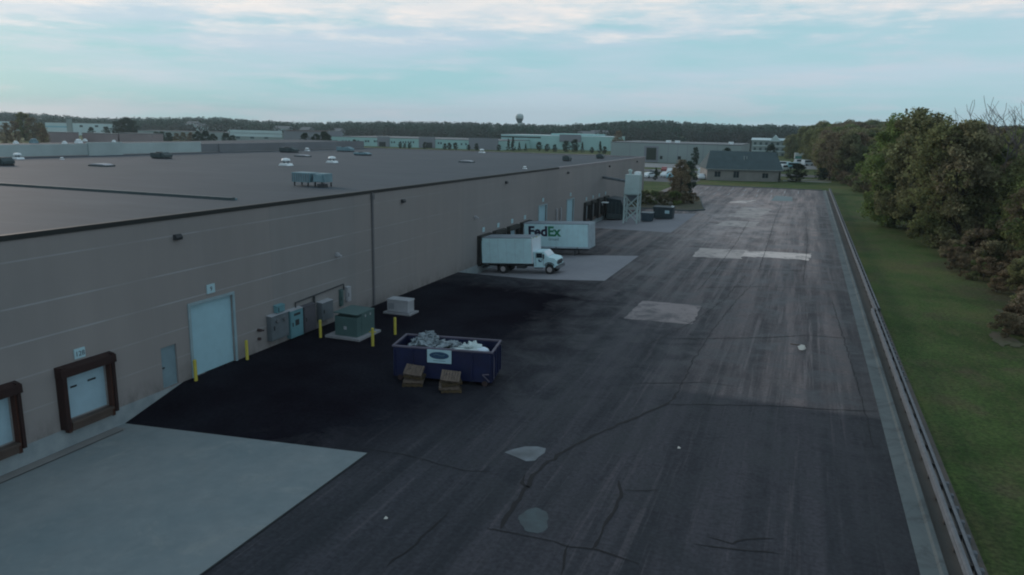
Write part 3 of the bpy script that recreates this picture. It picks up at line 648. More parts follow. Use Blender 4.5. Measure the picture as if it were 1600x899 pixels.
# ------------------------------------------------------------------ electrical gear on the wall
def cabinet(y0, y1, z0, z1, d, mt, label, extra=None):
    t = thing('electrical_cabinet', label, 'cabinet', (XW+.01, y0, 0), group='electrical cabinets on the warehouse wall')
    w = y1-y0; b = MB(); b.box(0, d, 0, w, z0, z1); b.build('body', mt, t, bevel=.012)
    b = MB(); b.box(d+.001, d+.02, .05, w-.05, z0+.05, z1-.05); dr = b.build('door', mt, t, bevel=.006)
    b = MB(); b.box(d+.021, d+.05, w*.12, w*.17, (z0+z1)/2-.12, (z0+z1)/2+.12); b.build('handle', 'dark', dr)
    b = MB(); b.prism([(-.0, z1+.002), (d+.05, z1+.002), (0, z1+.06)], 'y', -.02, w+.02); b.build('rain_hood', 'pale' if extra else mt, t)
    if extra == 'meters':
        for yy in (w*.3, w*.72):
            b = MB(); b.tube((d+.02, yy, z1-.32), (d+.14, yy, z1-.32), .12, n=14); b.build('meter', 'galv', t)
    if extra == 'label':
        b = MB(); b.box(d+.021, d+.03, w*.25, w*.75, z1-.34, z1-.2); b.box(d+.021, d+.03, w*.35, w*.65, z1-.95, z1-.6); b.each('notice', 'dark', t)
    return t
cabinet(33.75, 35.3, .42, 1.85, .32, 'cab', 'wide grey meter cabinet nearest the overhead door, round meters on its face', 'meters')
cabinet(34.4, 35.1, 1.92, 2.3, .25, 'cabteal', 'small pale teal junction box above the grey meter cabinet')
cabinet(35.5, 36.7, .12, 1.78, .30, 'cabteal', 'bright teal cabinet between the grey meter cabinet and the purple grey one', 'label')
cabinet(36.85, 38.0, .12, 1.75, .28, 'cab2', 'purple grey cabinet between the teal cabinet and the rounded grey box')
cabinet(38.5, 39.7, .5, 1.65, .4, 'cab', 'grey box with a pale sloping hood behind the yellow bollard at the wall', 'hood')
cabinet(40.95, 41.25, .9, 1.95, .15, 'xf', 'narrow dark green disconnect box under the conduit')
cabinet(41.7, 42.1, 1.05, 2.0, .2, 'pale', 'small pale box at the far end of the wall conduit', 'hood')
b = MB(); 
b.tube((XW+.1, 36.3, 2.12), (XW+.1, 41.4, 2.30), .045); b.tube((XW+.1, 41.4, 2.30), (XW+.1, 41.4, 1.9), .04); b.tube((XW+.1, 38.15, 2.2), (XW+.1, 38.15, .1), .07); b.tube((XW+.1, 36.3, 2.12), (XW+.1, 36.3, 1.8), .04)
tag(b.build('conduit', 'dark'), 'dark conduit run along the warehouse wall above the electrical cabinets', 'conduit')

# transformer
t = thing('transformer', 'dark green pad transformer on a concrete slab beside the warehouse wall', 'transformer', (-24.75, 38.15, 0))
b = MB(); b.box(-1.25, 1.15, -1.15, 1.35, -.02, .14); b.build('slab', 'conc', t, bevel=.02)
b = MB(); b.box(-.75, .85, -.35, 1.1, .141, 1.50); b.build('tank', 'xf', t, bevel=.03)
b = MB(); b.box(-.72, .82, -.85, -.352, .141, 1.32); b.build('door_housing', 'xf', t, bevel=.02)
b = MB(); b.prism([(-.80, 1.502), (.87, 1.502), (.87, 1.53), (-.78, 1.56)], 'y', -.88, 1.12); b.build('lid', 'xf', t)
b = MB(); b.box(.851, .86, .0, .12, 1.22, 1.36); b.box(.851, .86, .55, .67, 1.22, 1.36); b.box(-.1, .1, -.862, -.851, .55, .75); b.each('warning_plate', 'pale', t)
b = MB(); b.tube((1.3, -1.0, .0), (1.3, -1.0, .02), .01); 
# condenser
t = thing('generator', 'pale grey generator box on a small slab past the transformer', 'generator', (-24.9, 44.3, 0))
b = MB(); b.box(-1.0, 1.05, -.65, .65, -.02, .12); b.build('slab', 'conc', t, bevel=.02)
b = MB(); b.box(-.8, .8, -.45, .45, .14, .92); b.build('housing', 'pale', t, bevel=.04)
b = MB(); b.prism([(-.84, .925), (.84, .925), (.80, 1.0), (-.80, 1.0)], 'y', -.48, .48); b.build('lid', 'pale', t, bevel=.015)
b = MB(); [b.box(-.7, -.25, -.462, -.452, .35+.08*k, .38+.08*k) for k in range(5)]; b.build('louvre', 'cab', t)

# bollards
def bollard(x, y, label, sleeve=False):
    t = thing('bollard', label, 'bollard', (x, y, gh(x, y)), group='yellow bollards by the warehouse wall')
    b = MB(); b.tube((0, 0, -.05), (0, 0, 1.03), .085, n=16); b.build('pipe', 'yellow', t, smooth=False)
    b = MB(); b.lathe([(.085, 1.031), (.08, 1.06), (.05, 1.085), (.01, 1.095)], 0, 0, 14); b.build('cap', 'yellow', t)
    if sleeve:
        b = MB(); b.tube((-.22, 0, .82), (.22, 0, .86), .03); b.build('cross_pin', 'yellow', t)
bollard(-27.15, 27.75, 'yellow bollard left of the overhead door, nearest the man door')
bollard(-27.2, 31.55, 'yellow bollard right of the overhead door, beside the dark hose valve')
bollard(-26.2, 36.85, 'yellow bollard between the wall cabinets and the green transformer')
bollard(-22.44, 36.6, 'yellow bollard with a short cross pin at the transformer slab corner', True)
bollard(-22.5, 39.3, 'yellow bollard standing alone behind the navy dumpster')

# ------------------------------------------------------------------ roll-off dumpster
AX = Vector((-18.4, 31.95, 0)); ang = math.atan2(.95, 5.0); LN = 5.05; WD = 2.15; HT = 1.72
t = thing('rolloff_dumpster', 'navy blue roll-off dumpster full of scrap in the middle of the dark asphalt', 'dumpster', AX, ang)
b = MB(); th_ = .06
b.prism([(0, .28), (.0, HT), (th_, HT), (th_, .28)], 'y', 0, WD)
b.prism([(LN-th_, .28), (LN-th_, HT), (LN+.0, HT), (LN, .28)], 'y', 0, WD)
b.box(th_+.001, LN-th_-.001, 0, th_, .28, HT); b.box(th_+.001, LN-th_-.001, WD-th_, WD, .28, HT); b.box(0, LN, 0, WD, .2, .279); b.build('body', 'navy', t)
b = MB(); [b.box(k, k+.09, -.07, -.002, .30, HT-.1) for k in (.02, .95, 4.0, LN-.14)]
[b.box(LN+.002, LN+.07, k, k+.09, .30, HT-.1) for k in (.1, .7, 1.35, 1.95)]; b.each('rib', 'navy', t)
b = MB(); b.box(-.06, LN+.06, -.07, .05, HT+.001, HT+.09); b.box(-.06, LN+.06, WD-.05, WD+.07, HT+.001, HT+.09); b.box(-.06, .05, .051, WD-.051, HT+.001, HT+.09); b.box(LN-.05, LN+.06, .051, WD-.051, HT+.001, HT+.09); b.each('rim', 'navyrim', t, bevel=.015)
b = MB(); b.box(.2, LN-.2, .5, .62, .02, .199); b.box(.2, LN-.2, WD-.62, WD-.5, .02, .199); b.each('skid_rail', 'rusty', t)
for x in (.35, LN-.35):
    b = MB(); b.tube((x, -.02, .14), (x, .35, .14), .14, n=14); b.build('roller', 'rusty', t)
b = MB(); b.tube((LN+.08, .15, .35), (LN+.08, .15, 1.5), .025); b.tube((LN-.1, -.1, .3), (LN-.45, -.1, .62), .03); b.tube((LN-.45, -.1, .62), (LN-.12, -.1, .66), .03); b.build('latch', 'navyrim', t)
sg = MB(); sg.box(1.78, 3.02, -.10, -.072, HT-.66, HT+.02); sgo = sg.build('sign', 'signw', t)
e = MB(); n = 28; e.add([(2.40+.50*math.cos(2*math.pi*k/n), -.108, HT-.27+.185*math.sin(2*math.pi*k/n)) for k in range(n)]+[(2.40+.50*math.cos(2*math.pi*k/n), -.101, HT-.27+.185*math.sin(2*math.pi*k/n)) for k in range(n)], [tuple(range(n)), tuple(range(2*n-1, n-1, -1))]+[(k, (k+1) % n, n+(k+1) % n, n+k) for k in range(n)]); e.build('oval_logo', 'signb', sgo)
e = MB()
for a in range(9):
    x = 2.12+a*.065; e.box(x, x+.045, -.114, -.109, HT-.26+.03*math.sin(a*.8), HT-.225+.03*math.sin(a*.8))
e.build('lettering', 'greytext', sgo)
e = MB(); e.box(2.1, 2.72, -.106, -.101, HT-.56, HT-.53); e.build('lettering', 'greytext', sgo)
DM = Matrix.Translation(AX) @ Matrix.Rotation(ang, 4, 'Z')
def heap(name, x0, x1, y0, y1, z0, hh, seed, mt, label, cat, n=60, s=.35, group=None):
    rnd = random.Random(seed); b = MB()
    for k in range(n):
        cx, cy = rnd.uniform(x0+.1, x1-.1), rnd.uniform(y0+.1, y1-.1); u = (cx-x0)/(x1-x0); hz = z0+hh*math.sin(math.pi*min(max(u, .05), .95))*rnd.uniform(.4, 1)
        T = DM @ Matrix.Translation((cx, cy, hz)) @ Matrix.Rotation(rnd.uniform(0, 3.1), 4, 'Z') @ Matrix.Rotation(rnd.uniform(-.7, .7), 4, 'X') @ Matrix.Rotation(rnd.uniform(-.7, .7), 4, 'Y')
        a, c = rnd.uniform(.3, 1)*s, rnd.uniform(.15, .6)*s; b.box(-a, a, -c, c, -.02, .02+rnd.uniform(0, .05), T)
    b.box(x0, x1, y0, y1, z0-.9, z0-.2, DM)
    return tag(b.build(name, mt), label, cat, group)
heap('scrap_heap', .55, 2.05, .12, WD-.12, 1.38, .72, 4, 'scrap', 'heap of crumpled grey metal scrap in the left half of the navy dumpster', 'scrap', 150, .30)
heap('scrap_pieces', 2.1, 3.35, .12, 1.4, 1.62, .26, 21, 'scrap', 'loose metal scraps scattered on the dark sheeting in the middle of the navy dumpster', 'scrap', 46, .24)
b = MB(); b.box(2.1, 2.95, .1, WD-.1, 1.2, 1.60, DM); b.box(2.15, 2.9, .3, WD-.3, 1.602, 1.64, DM @ Matrix.Rotation(.02, 4, 'X')); tag(b.build('dark_sheeting', 'tarp', bevel=.02), 'dark sheeting lying in the middle of the navy dumpster', 'sheeting')
heap('scrap_boards', 3.30, 4.30, .45, 1.3, 1.55, .30, 9, 'scrapw', 'pale boards piled in the right half of the navy dumpster', 'boards', 46, .33)
b = MB(); b.box(3.05, 4.3, .14, .40, 1.3, 1.78, DM @ Matrix.Rotation(.0, 4, 'X')); tag(b.build('white_panel', 'scrapw'), 'long pale panel standing on edge in the navy dumpster', 'panel')
b = MB(); b.lathe([(.05, -.17), (.28, -.12), (.36, 0), (.3, .12), (.08, .18)], 0, 0, 12); o = b.build('trash_bag', 'bag', smooth=True)
for v in o.data.vertices: v.co += Vector((math.sin(v.co.x*17)*.03, math.sin(v.co.y*21)*.03, math.sin(v.co.x*13+v.co.y*9)*.03))
tag(o, 'bright white bag of trash at the right end of the navy dumpster', 'bag'); o.location = DM @ Vector((4.45, .55, 1.68)); o.scale = (1.1, .9, .8)

# broken pallets leaning on the dumpster
def pallet(b, T, w=1.0, d=.8, gap=0.0, n=7, mid=True):
    for k in range(n): b.box(-w/2+k*w/n, -w/2+(k+.82)*w/n, -d/2, d/2, .11, .13, T)
    for k in range(0, n, 2): b.box(-w/2+k*w/n, -w/2+(k+.82)*w/n, -d/2, d/2, 0, .02, T)
    for y in (-d/2+.04, 0, d/2-.04): b.box(-w/2, w/2-.02, y-.035, y+.035, .021, .109, T)
def pallet_stack(loc, rz, levels, seed, label, lean=0, tip=0.0):
    t = thing('pallet_stack', label, 'pallets', loc, rz, group='broken pallets in front of the navy dumpster'); rnd = random.Random(seed)
    for k in range(levels):
        b = MB(); T = Matrix.Translation((rnd.uniform(-.06, .06), rnd.uniform(-.06, .06)+lean*k*.1, .16*k+.02*k)) @ Matrix.Rotation(rnd.uniform(-.3, .3), 4, 'Z') @ Matrix.Rotation((.16 if k else 0.0)*rnd.choice((.4, 1)), 4, 'X') @ Matrix.Rotation((.12 if k > 1 else 0.0)*rnd.choice((-1, 1)), 4, 'Y')
        pallet(b, T, 1.02, .62); b.build('pallet', 'wood' if k % 2 else 'woodd', t)
    b = MB(); T = Matrix.Translation((0, -.1+lean*.25, .17*levels+.16)) @ Matrix.Rotation(.62, 4, 'X') @ Matrix.Rotation(rnd.uniform(-.25, .25), 4, 'Z'); pallet(b, T, .95, .62); b.build('pallet', 'wood', t)
pallet_stack((-17.05, 31.55, 0), .25, 3, 1, 'splintered stack of brown pallets under the left half of the dumpster', 1)
pallet_stack((-15.0, 31.5, 0), .45, 3, 6, 'tilted stack of brown pallets under the white dumpster sign', 1)

# ------------------------------------------------------------------ box truck at the second dock
def wheel(parent, x, y, r=.42, w=.26, name='wheel', side=-1, double=False):
    b = MB(); b.tube((x, y-w/2, r), (x, y+w/2, r), r, n=22); o = b.build(name, 'black', parent, bevel=.03)
    b = MB(); b.tube((x, y+side*(w/2+.001), r), (x, y+side*(w/2+.012), r), r*.55, n=16); b.tube((x, y+side*(w/2+.013), r), (x, y+side*(w/2+.05), r), r*.18, n=10); b.build('rim', 'hub', o)
tilt = math.atan(PITD/12.7)
TY0 = 64.95
tr = thing('box_truck', 'white cab box truck backed to the first dock of the middle row', 'truck', (XW+.5, TY0, gh(XW+.5, TY0)), ry=-tilt)
wb = 1.2
b = MB(); b.box(.0, 4.95, -wb, wb, .98, 3.30); b.build('box_body', 'white', tr, bevel=.03)
b = MB(); b.box(-.01, 4.97, -wb-.015, wb+.015, 3.301, 3.36); b.build('roof', 'trucktop', tr)
b = MB(); b.box(4.952, 5.0, -wb+.08, wb-.08, 1.1, 3.25); b.box(4.90, 5.02, -wb-.012, -wb+.07, .98, 3.38); b.box(4.90, 5.02, wb-.07, wb+.012, .98, 3.38)
b.build('nose_panel', 'white2', tr, bevel=.02)
b = MB(); b.box(-.02, 4.97, -wb-.01, wb+.01, .90, .979); b.box(.2, 6.8, -.45, -.3, .62, .88); b.box(.2, 6.8, .3, .45, .62, .88); b.box(-.05, .1, -1.05, 1.05, .45, .6); b.box(3.4, 4.2, -wb+.02, -.5, .52, .85); b.build('chassis', 'dark', tr)
hood = [(5.03, .62), (5.03, 2.02), (5.10, 2.06), (5.95, 2.06), (6.32, 1.60), (7.02, 1.44), (7.16, 1.28), (7.20, .75), (7.0, .62), (6.92, .62), (6.85, .82), (6.62, .98), (6.35, .98), (6.12, .82), (6.05, .62)]
b = MB(); b.prism(hood, 'y', -1.0, 1.0); cab = b.build('cab', 'white', tr, bevel=.03)
b = MB(); b.box(5.28, 5.85, -1.012, -1.004, 1.50, 1.93); b.box(5.28, 5.85, 1.004, 1.012, 1.50, 1.93); b.each('side_window', 'glass', tr)
b = MB(); b.add([(5.98, -.88, 2.04), (5.98, .88, 2.04), (6.35, .92, 1.60), (6.35, -.92, 1.60), (6.0, -.88, 2.07), (6.0, .88, 2.07), (6.38, .92, 1.63), (6.38, -.92, 1.63)], [(0, 1, 2, 3), (4, 5, 6, 7), (0, 1, 5, 4), (1, 2, 6, 5), (2, 3, 7, 6), (3, 0, 4, 7)]); b.build('windshield', 'white2', tr)
b = MB()
for k in range(1, 6): b.box(k*.83-.008, k*.83+.008, -wb-.012, -wb-.001, 1.05, 3.26)
b.build('panel_seam', 'frame', tr)
for yy in (-.9, -.2, 0, .2, .9):
    b = MB(); b.box(5.021, 5.05, yy-.05, yy+.05, 3.26, 3.31); b.build('marker_light', 'yellow', tr)
for s_ in (-1, 1):
    b = MB(); b.box(1.42, 1.45, s_*.75-.3, s_*.75+.3, .18, .88); b.build('mud_flap', 'black', tr)
b = MB(); b.box(5.74, 5.90, -1.03, -1.003, 1.30, 1.34); b.build('door_handle', 'dark', tr)
b = MB(); b.box(5.1, 5.9, -1.12, -.9, .52, .62); b.build('step', 'galv', tr)
b = MB(); b.box(5.20, 5.23, -1.016, -1.003, .75, 1.95); b.box(5.93, 5.96, -1.016, -1.003, .75, 1.5); b.each('door_seam', 'cab', tr)
b = MB(); b.box(5.50, 5.78, -1.018, -1.003, 1.12, 1.22); b.box(5.46, 5.62, -1.018, -1.003, 1.23, 1.34); b.build('door_logo', 'signb', tr)
b = MB(); b.box(7.17, 7.215, -.62, .62, .86, 1.24); b.build('grille', 'dark', tr)
for s in (-1, 1):
    b = MB(); b.box(7.15, 7.215, s*.72-.12, s*.72+.12, .95, 1.15); b.build('headlight', 'galv', tr)
    b = MB(); b.box(5.98, 6.06, s*1.18-.1, s*1.18+.1, 1.45, 1.85); b.tube((6.0, s*1.0, 1.6), (6.0, s*1.15, 1.6), .015); b.build('mirror', 'dark', tr)
b = MB(); b.box(7.12, 7.36, -1.02, 1.02, .52, .80); b.build('bumper', 'galv', tr, bevel=.03)
b = MB(); b.prism([(6.0, .8), (6.14, 1.0), (6.36, 1.1), (6.62, 1.1), (6.86, 1.0), (6.98, .8), (6.9, .8), (6.8, .94), (6.6, 1.02), (6.38, 1.02), (6.2, .94), (6.1, .8)], 'y', -1.03, -1.002); b.build('wheel_arch', 'dark', tr)
for s in (-1, 1):
    wheel(tr, 6.5, s*.86, .43, .26, side=s); wheel(tr, 2.0, s*.92, .43, .26, side=s); wheel(tr, 2.0, s*.58, .43, .24, side=s)

# ------------------------------------------------------------------ trailer
TT = 76.25; x0t = XW+.5
tl = thing('semi_trailer', 'long white trailer with purple and green lettering, backed to a dock behind the box truck', 'trailer', (x0t, TT, gh(x0t, TT)), ry=-tilt*.8)
TLN = 7.15
b = MB(); b.box(0, TLN, -wb, wb, .95, 3.38); b.build('box_body', 'white', tl, bevel=.02)
b = MB(); b.box(-.01, TLN+.01, -wb-.015, wb+.015, 3.381, 3.45); b.build('roof', 'trucktop', tl)
b = MB(); b.box(-.02, TLN+.015, -wb-.02, -wb-.002, .86, 1.02); b.box(-.02, TLN+.015, wb+.002, wb+.02, .86, 1.02); b.box(TLN-.1, TLN+.02, -wb-.025, -wb-.002, 1.03, 3.37); b.box(0, .1, -wb-.025, -wb-.002, 1.03, 3.37); b.box(TLN+.002, TLN+.03, -wb-.02, wb+.02, .86, 3.46); b.each('corner_rail', 'frame', tl)
b = MB(); b.box(.1, TLN-.3, -.6, .6, .62, .855); b.box(0, TLN, -wb+.05, wb-.05, .80, .859); b.box(-.05, .05, -.9, .9, .45, .6); b.build('underframe', 'black', tl)
b = MB()
for k in range(1, 12): b.box(k*.6-.006, k*.6+.006, -wb-.006, -wb-.001, 1.04, 3.34)
b.build('panel_seam', 'frame', tl)
for k in (1.3, 3.6, 5.9):
    b = MB(); b.box(k-.07, k+.07, -wb-.035, -wb-.021, .90, .96); b.build('marker_light', 'red', tl)
for s in (-1, 1):
    b = MB(); b.box(5.45, 5.57, s*.75-.06, s*.75+.06, .06, .62); b.box(5.36, 5.66, s*.75-.12, s*.75+.12, .0, .06); b.tube((5.5, s*.7, .5), (4.9, 0, .66), .03); b.build('landing_leg', 'dark', tl)
    wheel(tl, 1.3, s*.9, .46, .5, side=s)
T0 = Matrix.Translation((.50, -wb-.006, 2.14)) @ TY
fo = text_mesh('Fed', 1.42, 'purple', 'lettering', tl, T0, offset=.055, sx=1.05)
wd = max(v.co.x for v in fo.data.vertices)
eo = text_mesh('Ex', 1.42, 'green', 'lettering', tl, Matrix.Translation((wd+.03, -wb-.006, 2.14)) @ TY, offset=.05, sx=.98)
text_mesh('Ground', .36, 'greytext', 'lettering', tl, Matrix.Translation((wd+.1, -wb-.006, 1.68)) @ TY, offset=.005)

# ------------------------------------------------------------------ silo and bins at the third dock
SY = 106.6
zs = gh(-22.3, SY)
si = thing('dust_collector', 'tall pale dust collector on four braced legs by the far docks', 'dust collector', (-22.35, SY, zs))
hw = .95
for sx_ in (-1, 1):
    for sy_ in (-1, 1):
        b = MB(); b.box(sx_*hw-.09, sx_*hw+.09, sy_*hw-.09, sy_*hw+.09, 0, 4.25); b.build('leg', 'silo', si)
b = MB()
for s in (-1, 1):
    for z0, z1 in ((.3, 2.1), (2.1, 3.9)):
        b.tube((-hw, s*hw, z0), (hw, s*hw, z1), .06, n=6); b.tube((hw, s*hw+.02, z0), (-hw, s*hw+.02, z1), .06, n=6)
        b.tube((s*hw, -hw, z0), (s*hw, hw, z1), .05, n=6)
    b.tube((-hw, s*hw, 2.1), (hw, s*hw, 2.1), .06, n=6); b.tube((-hw, s*hw, 4.1), (hw, s*hw, 4.1), .08, n=6)
b.build('cross_brace', 'silo', si)
b = MB(); b.box(-.98, 1.0, -.98, .98, 4.26, 6.75)
for k in (-.5, 0, .5): b.box(1.001, 1.04, k-.03, k+.03, 4.3, 6.7)
b.box(-1.02, 1.04, -1.02, 1.02, 6.752, 6.85); b.build('housing', 'silo', si)
b = MB(); b.add([(-.9, -.9, 4.25), (.9, -.9, 4.25), (.9, .9, 4.25), (-.9, .9, 4.25), (-.2, -.2, 3.1), (.2, -.2, 3.1), (.2, .2, 3.1), (-.2, .2, 3.1)], [(0, 1, 5, 4), (1, 2, 6, 5), (2, 3, 7, 6), (3, 0, 4, 7), (4, 5, 6, 7)]); b.build('hopper', 'cab', si)
b = MB(); b.lathe([(.2, 6.86), (.2, 7.3), (.32, 7.34), (.32, 7.46), (.1, 7.62)], -.45, -.3, 14); b.build('vent_stack', 'silo', si)
b = MB(); b.box(.2, .98, -.6, .5, 6.86, 7.25); b.box(.25, .95, -.55, .45, 7.251, 7.3); b.build('fan_box', 'roofv', si, bevel=.03)
b = MB(); b.tube((-1.0, 0, 5.9), (-5.2, 3.0, 6.1), .2, n=12); b.build('duct', 'cab', si)
b = MB(); b.tube((.98, -.9, 4.3), (1.25, -.9, 4.3), .03); [b.tube((x, -1.25, 4.28), (x, -1.25, 5.1), .025, n=6) for x in (-1, 0, 1)]; b.tube((-1, -1.25, 5.1), (1, -1.25, 5.1), .025, n=6); b.box(-1.05, 1.05, -1.3, -.99, 4.2, 4.25); b.build('catwalk', 'silo', si)

def bin_(x, y, w, d, h, mt, label, lid=True, rz=0):
    t = thing('dumpster', label, 'dumpster', (x, y, gh(x, y)), rz, group='dumpsters by the dust collector')
    b = MB(); b.prism([(-w/2+.1, .12), (w/2-.1, .12), (w/2, h), (-w/2, h)], 'y', -d/2, d/2); b.build('body', mt, t, bevel=.02)
    b = MB(); b.box(-w/2-.05, w/2+.05, -d/2-.06, -d/2-.002, h-.12, h-.02); [b.box(k*w/4-.04, k*w/4+.04, -d/2-.06, -d/2-.002, .2, h-.13) for k in (-1.5, -.5, .5, 1.5)]; b.each('rib', mt, t)
    b = MB(); b.prism([(-d/2-.04, h+.002), (d/2+.04, h+.002), (d/2+.04, h+.10), (-d/2-.04, h+.04)], 'x', -w/2-.04, w/2+.04); b.build('lid', 'cab' if lid else mt, t)
    return t
bin_(-20.5, 108.8, 1.7, 1.4, 1.25, 'bluebin', 'small blue dumpster with a pale lid beside the dust collector legs')
big = bin_(-18.75, 112.3, 2.9, 2.0, 1.75, 'dkteal', 'large dark dumpster with a white plate right of the small blue one', False)
b = MB(); b.box(.3, .95, -1.075, -1.062, .9, 1.35); b.build('plate', 'signw', big)
b = MB(); b.tube((1.35, -.9, 1.86), (1.35, -.9, 2.05), .2, n=12); b.build('beacon', 'roofv', big)
t = thing('trash_compactor', 'dark green trash compactor between the far docks and the dust collector', 'compactor', (-25.9, 112.6, gh(-25.9, 112.6)))
b = MB(); b.prism([(-1.2, .15), (1.3, .15), (1.3, 2.0), (.9, 3.0), (-1.2, 3.25)], 'y', -1.6, 2.6); b.build('body', 'leafgreen' if 'leafgreen' in M else 'dkteal', t, bevel=.04)
b = MB(); [b.box(-1.1+.6*k, -1.0+.6*k, -1.68, -1.602, .2, 2.7) for k in range(4)]; b.each('rib', 'hvacd', t)
b = MB(); b.box(-1.1, 1.1, -2.2, -1.69, .2, .9); b.build('ram_housing', 'hvacd', t, bevel=.03)
b = MB(); b.box(-1.4, -.5, -4.4, -3.4, 2.7, 2.82); b.box(-1.35, -1.3, -3.9, -3.8, 2.3, 2.69); tag(b.build('canopy_light', 'roofv', t))

# ------------------------------------------------------------------ guardrail
gr = thing('guardrail', 'double steel guardrail on short posts between the lot kerb and the grass bank', 'guardrail')
def wprof(x, z, s):
    return [(x, z-.155), (x+s*.045, z-.115), (x+s*.05, z-.06), (x, z), (x+s*.05, z+.06), (x+s*.045, z+.115), (x, z+.155)]
def beam(x, s, y0, y1, z=.56):
    b = MB(); pf = wprof(x, z, s); pf2 = [(a-s*.012, c) for a, c in pf]; b.prism(pf+pf2[::-1], 'y', y0, y1)
    b.box(min(x, x-s*.09), max(x, x-s*.09), y0, y1, z+.156, z+.17)
    return b.build('beam', 'galv', gr)
for (y0, y1, dx) in ((2, 57.0, 0.0), (57.2, 181, .22)):
    beam(5.32+dx, -1, y0, y1); beam(5.62+dx, 1, y0, y1)
beam(5.62, 1, 56.2, 60.3, .60)
posts = []
y = 3.0
while y < 181:
    dx = 0 if y < 57 else .22
    if len(posts) < 99:
        b = MB(); b.box(5.385+dx, 5.555+dx, y-.08, y+.08, -.1, .66); o = b.build('post', 'post', gr); posts.append(o)
    y += 1.81
# short marker stones behind the rail
for k in range(24):
    y = 21.5+k*1.0+(k > 8)*12
    b = MB(); b.box(5.86, 5.98, y-.1, y+.1, 0, .26); 
    o = b.build('marker_stub', 'galv', gr, bevel=.02)

# ------------------------------------------------------------------ litter
b = MB(); b.add([(0, 0, 0), (.5, .1, .02), (.62, .42, .3), (.12, .35, .34), (-.2, .6, .02), (.3, -.3, .05), (.8, .6, .06), (-.35, .25, .2)], [(0, 1, 2, 3), (0, 3, 4), (0, 5, 1), (1, 6, 2), (0, 3, 7)])
o = b.build('plastic_sheet', 'bird', loc=(.75, 46.3, .02)); o.scale = (.42, .42, .9); tag(o, 'crumpled white plastic sheet lying alone on the worn asphalt', 'litter')
b = MB(); b.box(-.55, .35, -.02, .02, 0, .04, Matrix.Rotation(-.1, 4, 'Z')); o = b.build('thin_stick', 'wood', loc=(.75, 47.4, .01)); tag(o, 'thin pale stick just behind the crumpled white plastic', 'litter')
for (px, py, lb) in ((1061, 701, 'small white scrap on the asphalt right of the long crack'), (603, 811, 'small white scrap on the dark asphalt near the concrete pad edge')):
    p = gz(px, py); b = MB(); b.add([(-.06, -.05, 0), (.07, -.04, .02), (.05, .06, .01), (-.05, .07, .05), (0, 0, .07)], [(0, 1, 4), (1, 2, 4), (2, 3, 4), (3, 0, 4)]); o = b.build('litter_scrap', 'bird', loc=(p.x, p.y, .01)); tag(o, lb, 'litter')

# ------------------------------------------------------------------ rooftop equipment
def roof_at(px, py, z=None):
    p = gz(px, py, 8.0)
    for _ in range(4): p = gz(px, py, zr(p.y)-.12)
    return p
def turbine(px, py, s, label):
    p = roof_at(px, py); t = thing('roof_vent', label, 'roof vent', p, group='white roof vents'); 
    b = MB(); b.prism([(-.62*s, 0), (.62*s, 0), (.42*s, .24*s), (-.42*s, .24*s)], 'y', -.5*s, .5*s); b.build('base', 'roofv', t, bevel=.03*s)
    b = MB(); [b.box((x-.07)*s, (x+.07)*s, -.1*s, .1*s, .241*s, .5*s) for x in (-.25, .25)]; b.each('neck', 'cab', t)
    b = MB(); b.lathe([(.1*s, .46*s), (.46*s, .50*s), (.48*s, .60*s), (.36*s, .74*s), (.05*s, .80*s)], 0, 0, 16); b.build('cap', 'roofv', t)
    return t
turbine(447, 259, 1.05, 'white mushroom roof vent left of the twin one, above the blue grey air unit')
turbine(519, 254.5, 1.0, 'white mushroom roof vent nearest behind the blue grey air unit, to its right')
turbine(753, 239, .95, 'white roof vent in front of the long teal building')
turbine(480, 236, .7, 'small white roof vent far behind the blue grey air unit')
turbine(28, 249, .9, 'white roof vent at the left edge in front of the pale parapet')
turbine(97, 249.5, .35, 'tiny pale roof vent pipe before the pale parapet, left of the flat skylight')
turbine(820, 264, .4, 'tiny pale vent near the far roof edge above the truck')
def lowdome(px, py, w, label):
    p = roof_at(px, py); t = thing('skylight', label, 'skylight', p, group='low roof skylights')
    b = MB(); b.box(-w/2, w/2, -.6, .6, -.02, .14); b.build('curb', 'hvacd', t)
    b = MB(); b.prism([(-w/2+.05, .142), (w/2-.05, .142), (w*.25, .27), (-w*.25, .27)], 'y', -.55, .55); b.build('dome', 'pale', t, bevel=.02)
lowdome(159, 260, 2.3, 'low flat skylight at the left, between the parapet and the roof curb')
lowdome(729, 254, 1.9, 'low flat skylight near the roof edge behind the box truck')
lowdome(473, 245, 2.2, 'low flat skylight between the white mushroom vents')
def rtu(px, py, w, h, label, mt='hvacd', d=1.4):
    p = roof_at(px, py); t = thing('rooftop_unit', label, 'rooftop unit', p, group='dark rooftop air units')
    b = MB(); b.box(-w/2, w*.2, -d/2, d/2, .15, h); b.build('casing', mt, t, bevel=.03)
    b = MB(); b.prism([(w*.2+.002, .2), (w/2, .2), (w/2, h*.65), (w*.2+.002, h*1.1)], 'y', -d/2+.1, d/2-.1); b.build('intake_hood', mt, t)
    b = MB(); b.box(-w/2+.1, w/2-.1, -d/2+.1, d/2-.1, -.02, .148); b.build('rail', 'dark', t)
    b = MB(); b.tube((-w*.15, 0, h+.002), (-w*.15, 0, h+.1), min(d, w)*.28, n=14); b.build('fan', 'dark', t)
rtu(253, 248, 2.3, .72, 'dark green rooftop unit in front of the right end of the pale parapet')
rtu(452, 238.5, 3.0, .8, 'dark rooftop unit behind the left white mushroom vent')
rtu(540, 237, 3.0, .8, 'dark rooftop unit behind the right white mushroom vent', 'hvac')
rtu(567, 243, 2.6, .45, 'low teal rooftop unit to the right of the white mushroom vents', 'hvac')
rtu(886, 252, 1.1, .75, 'small dark rooftop unit near the roof edge beneath the water tower')
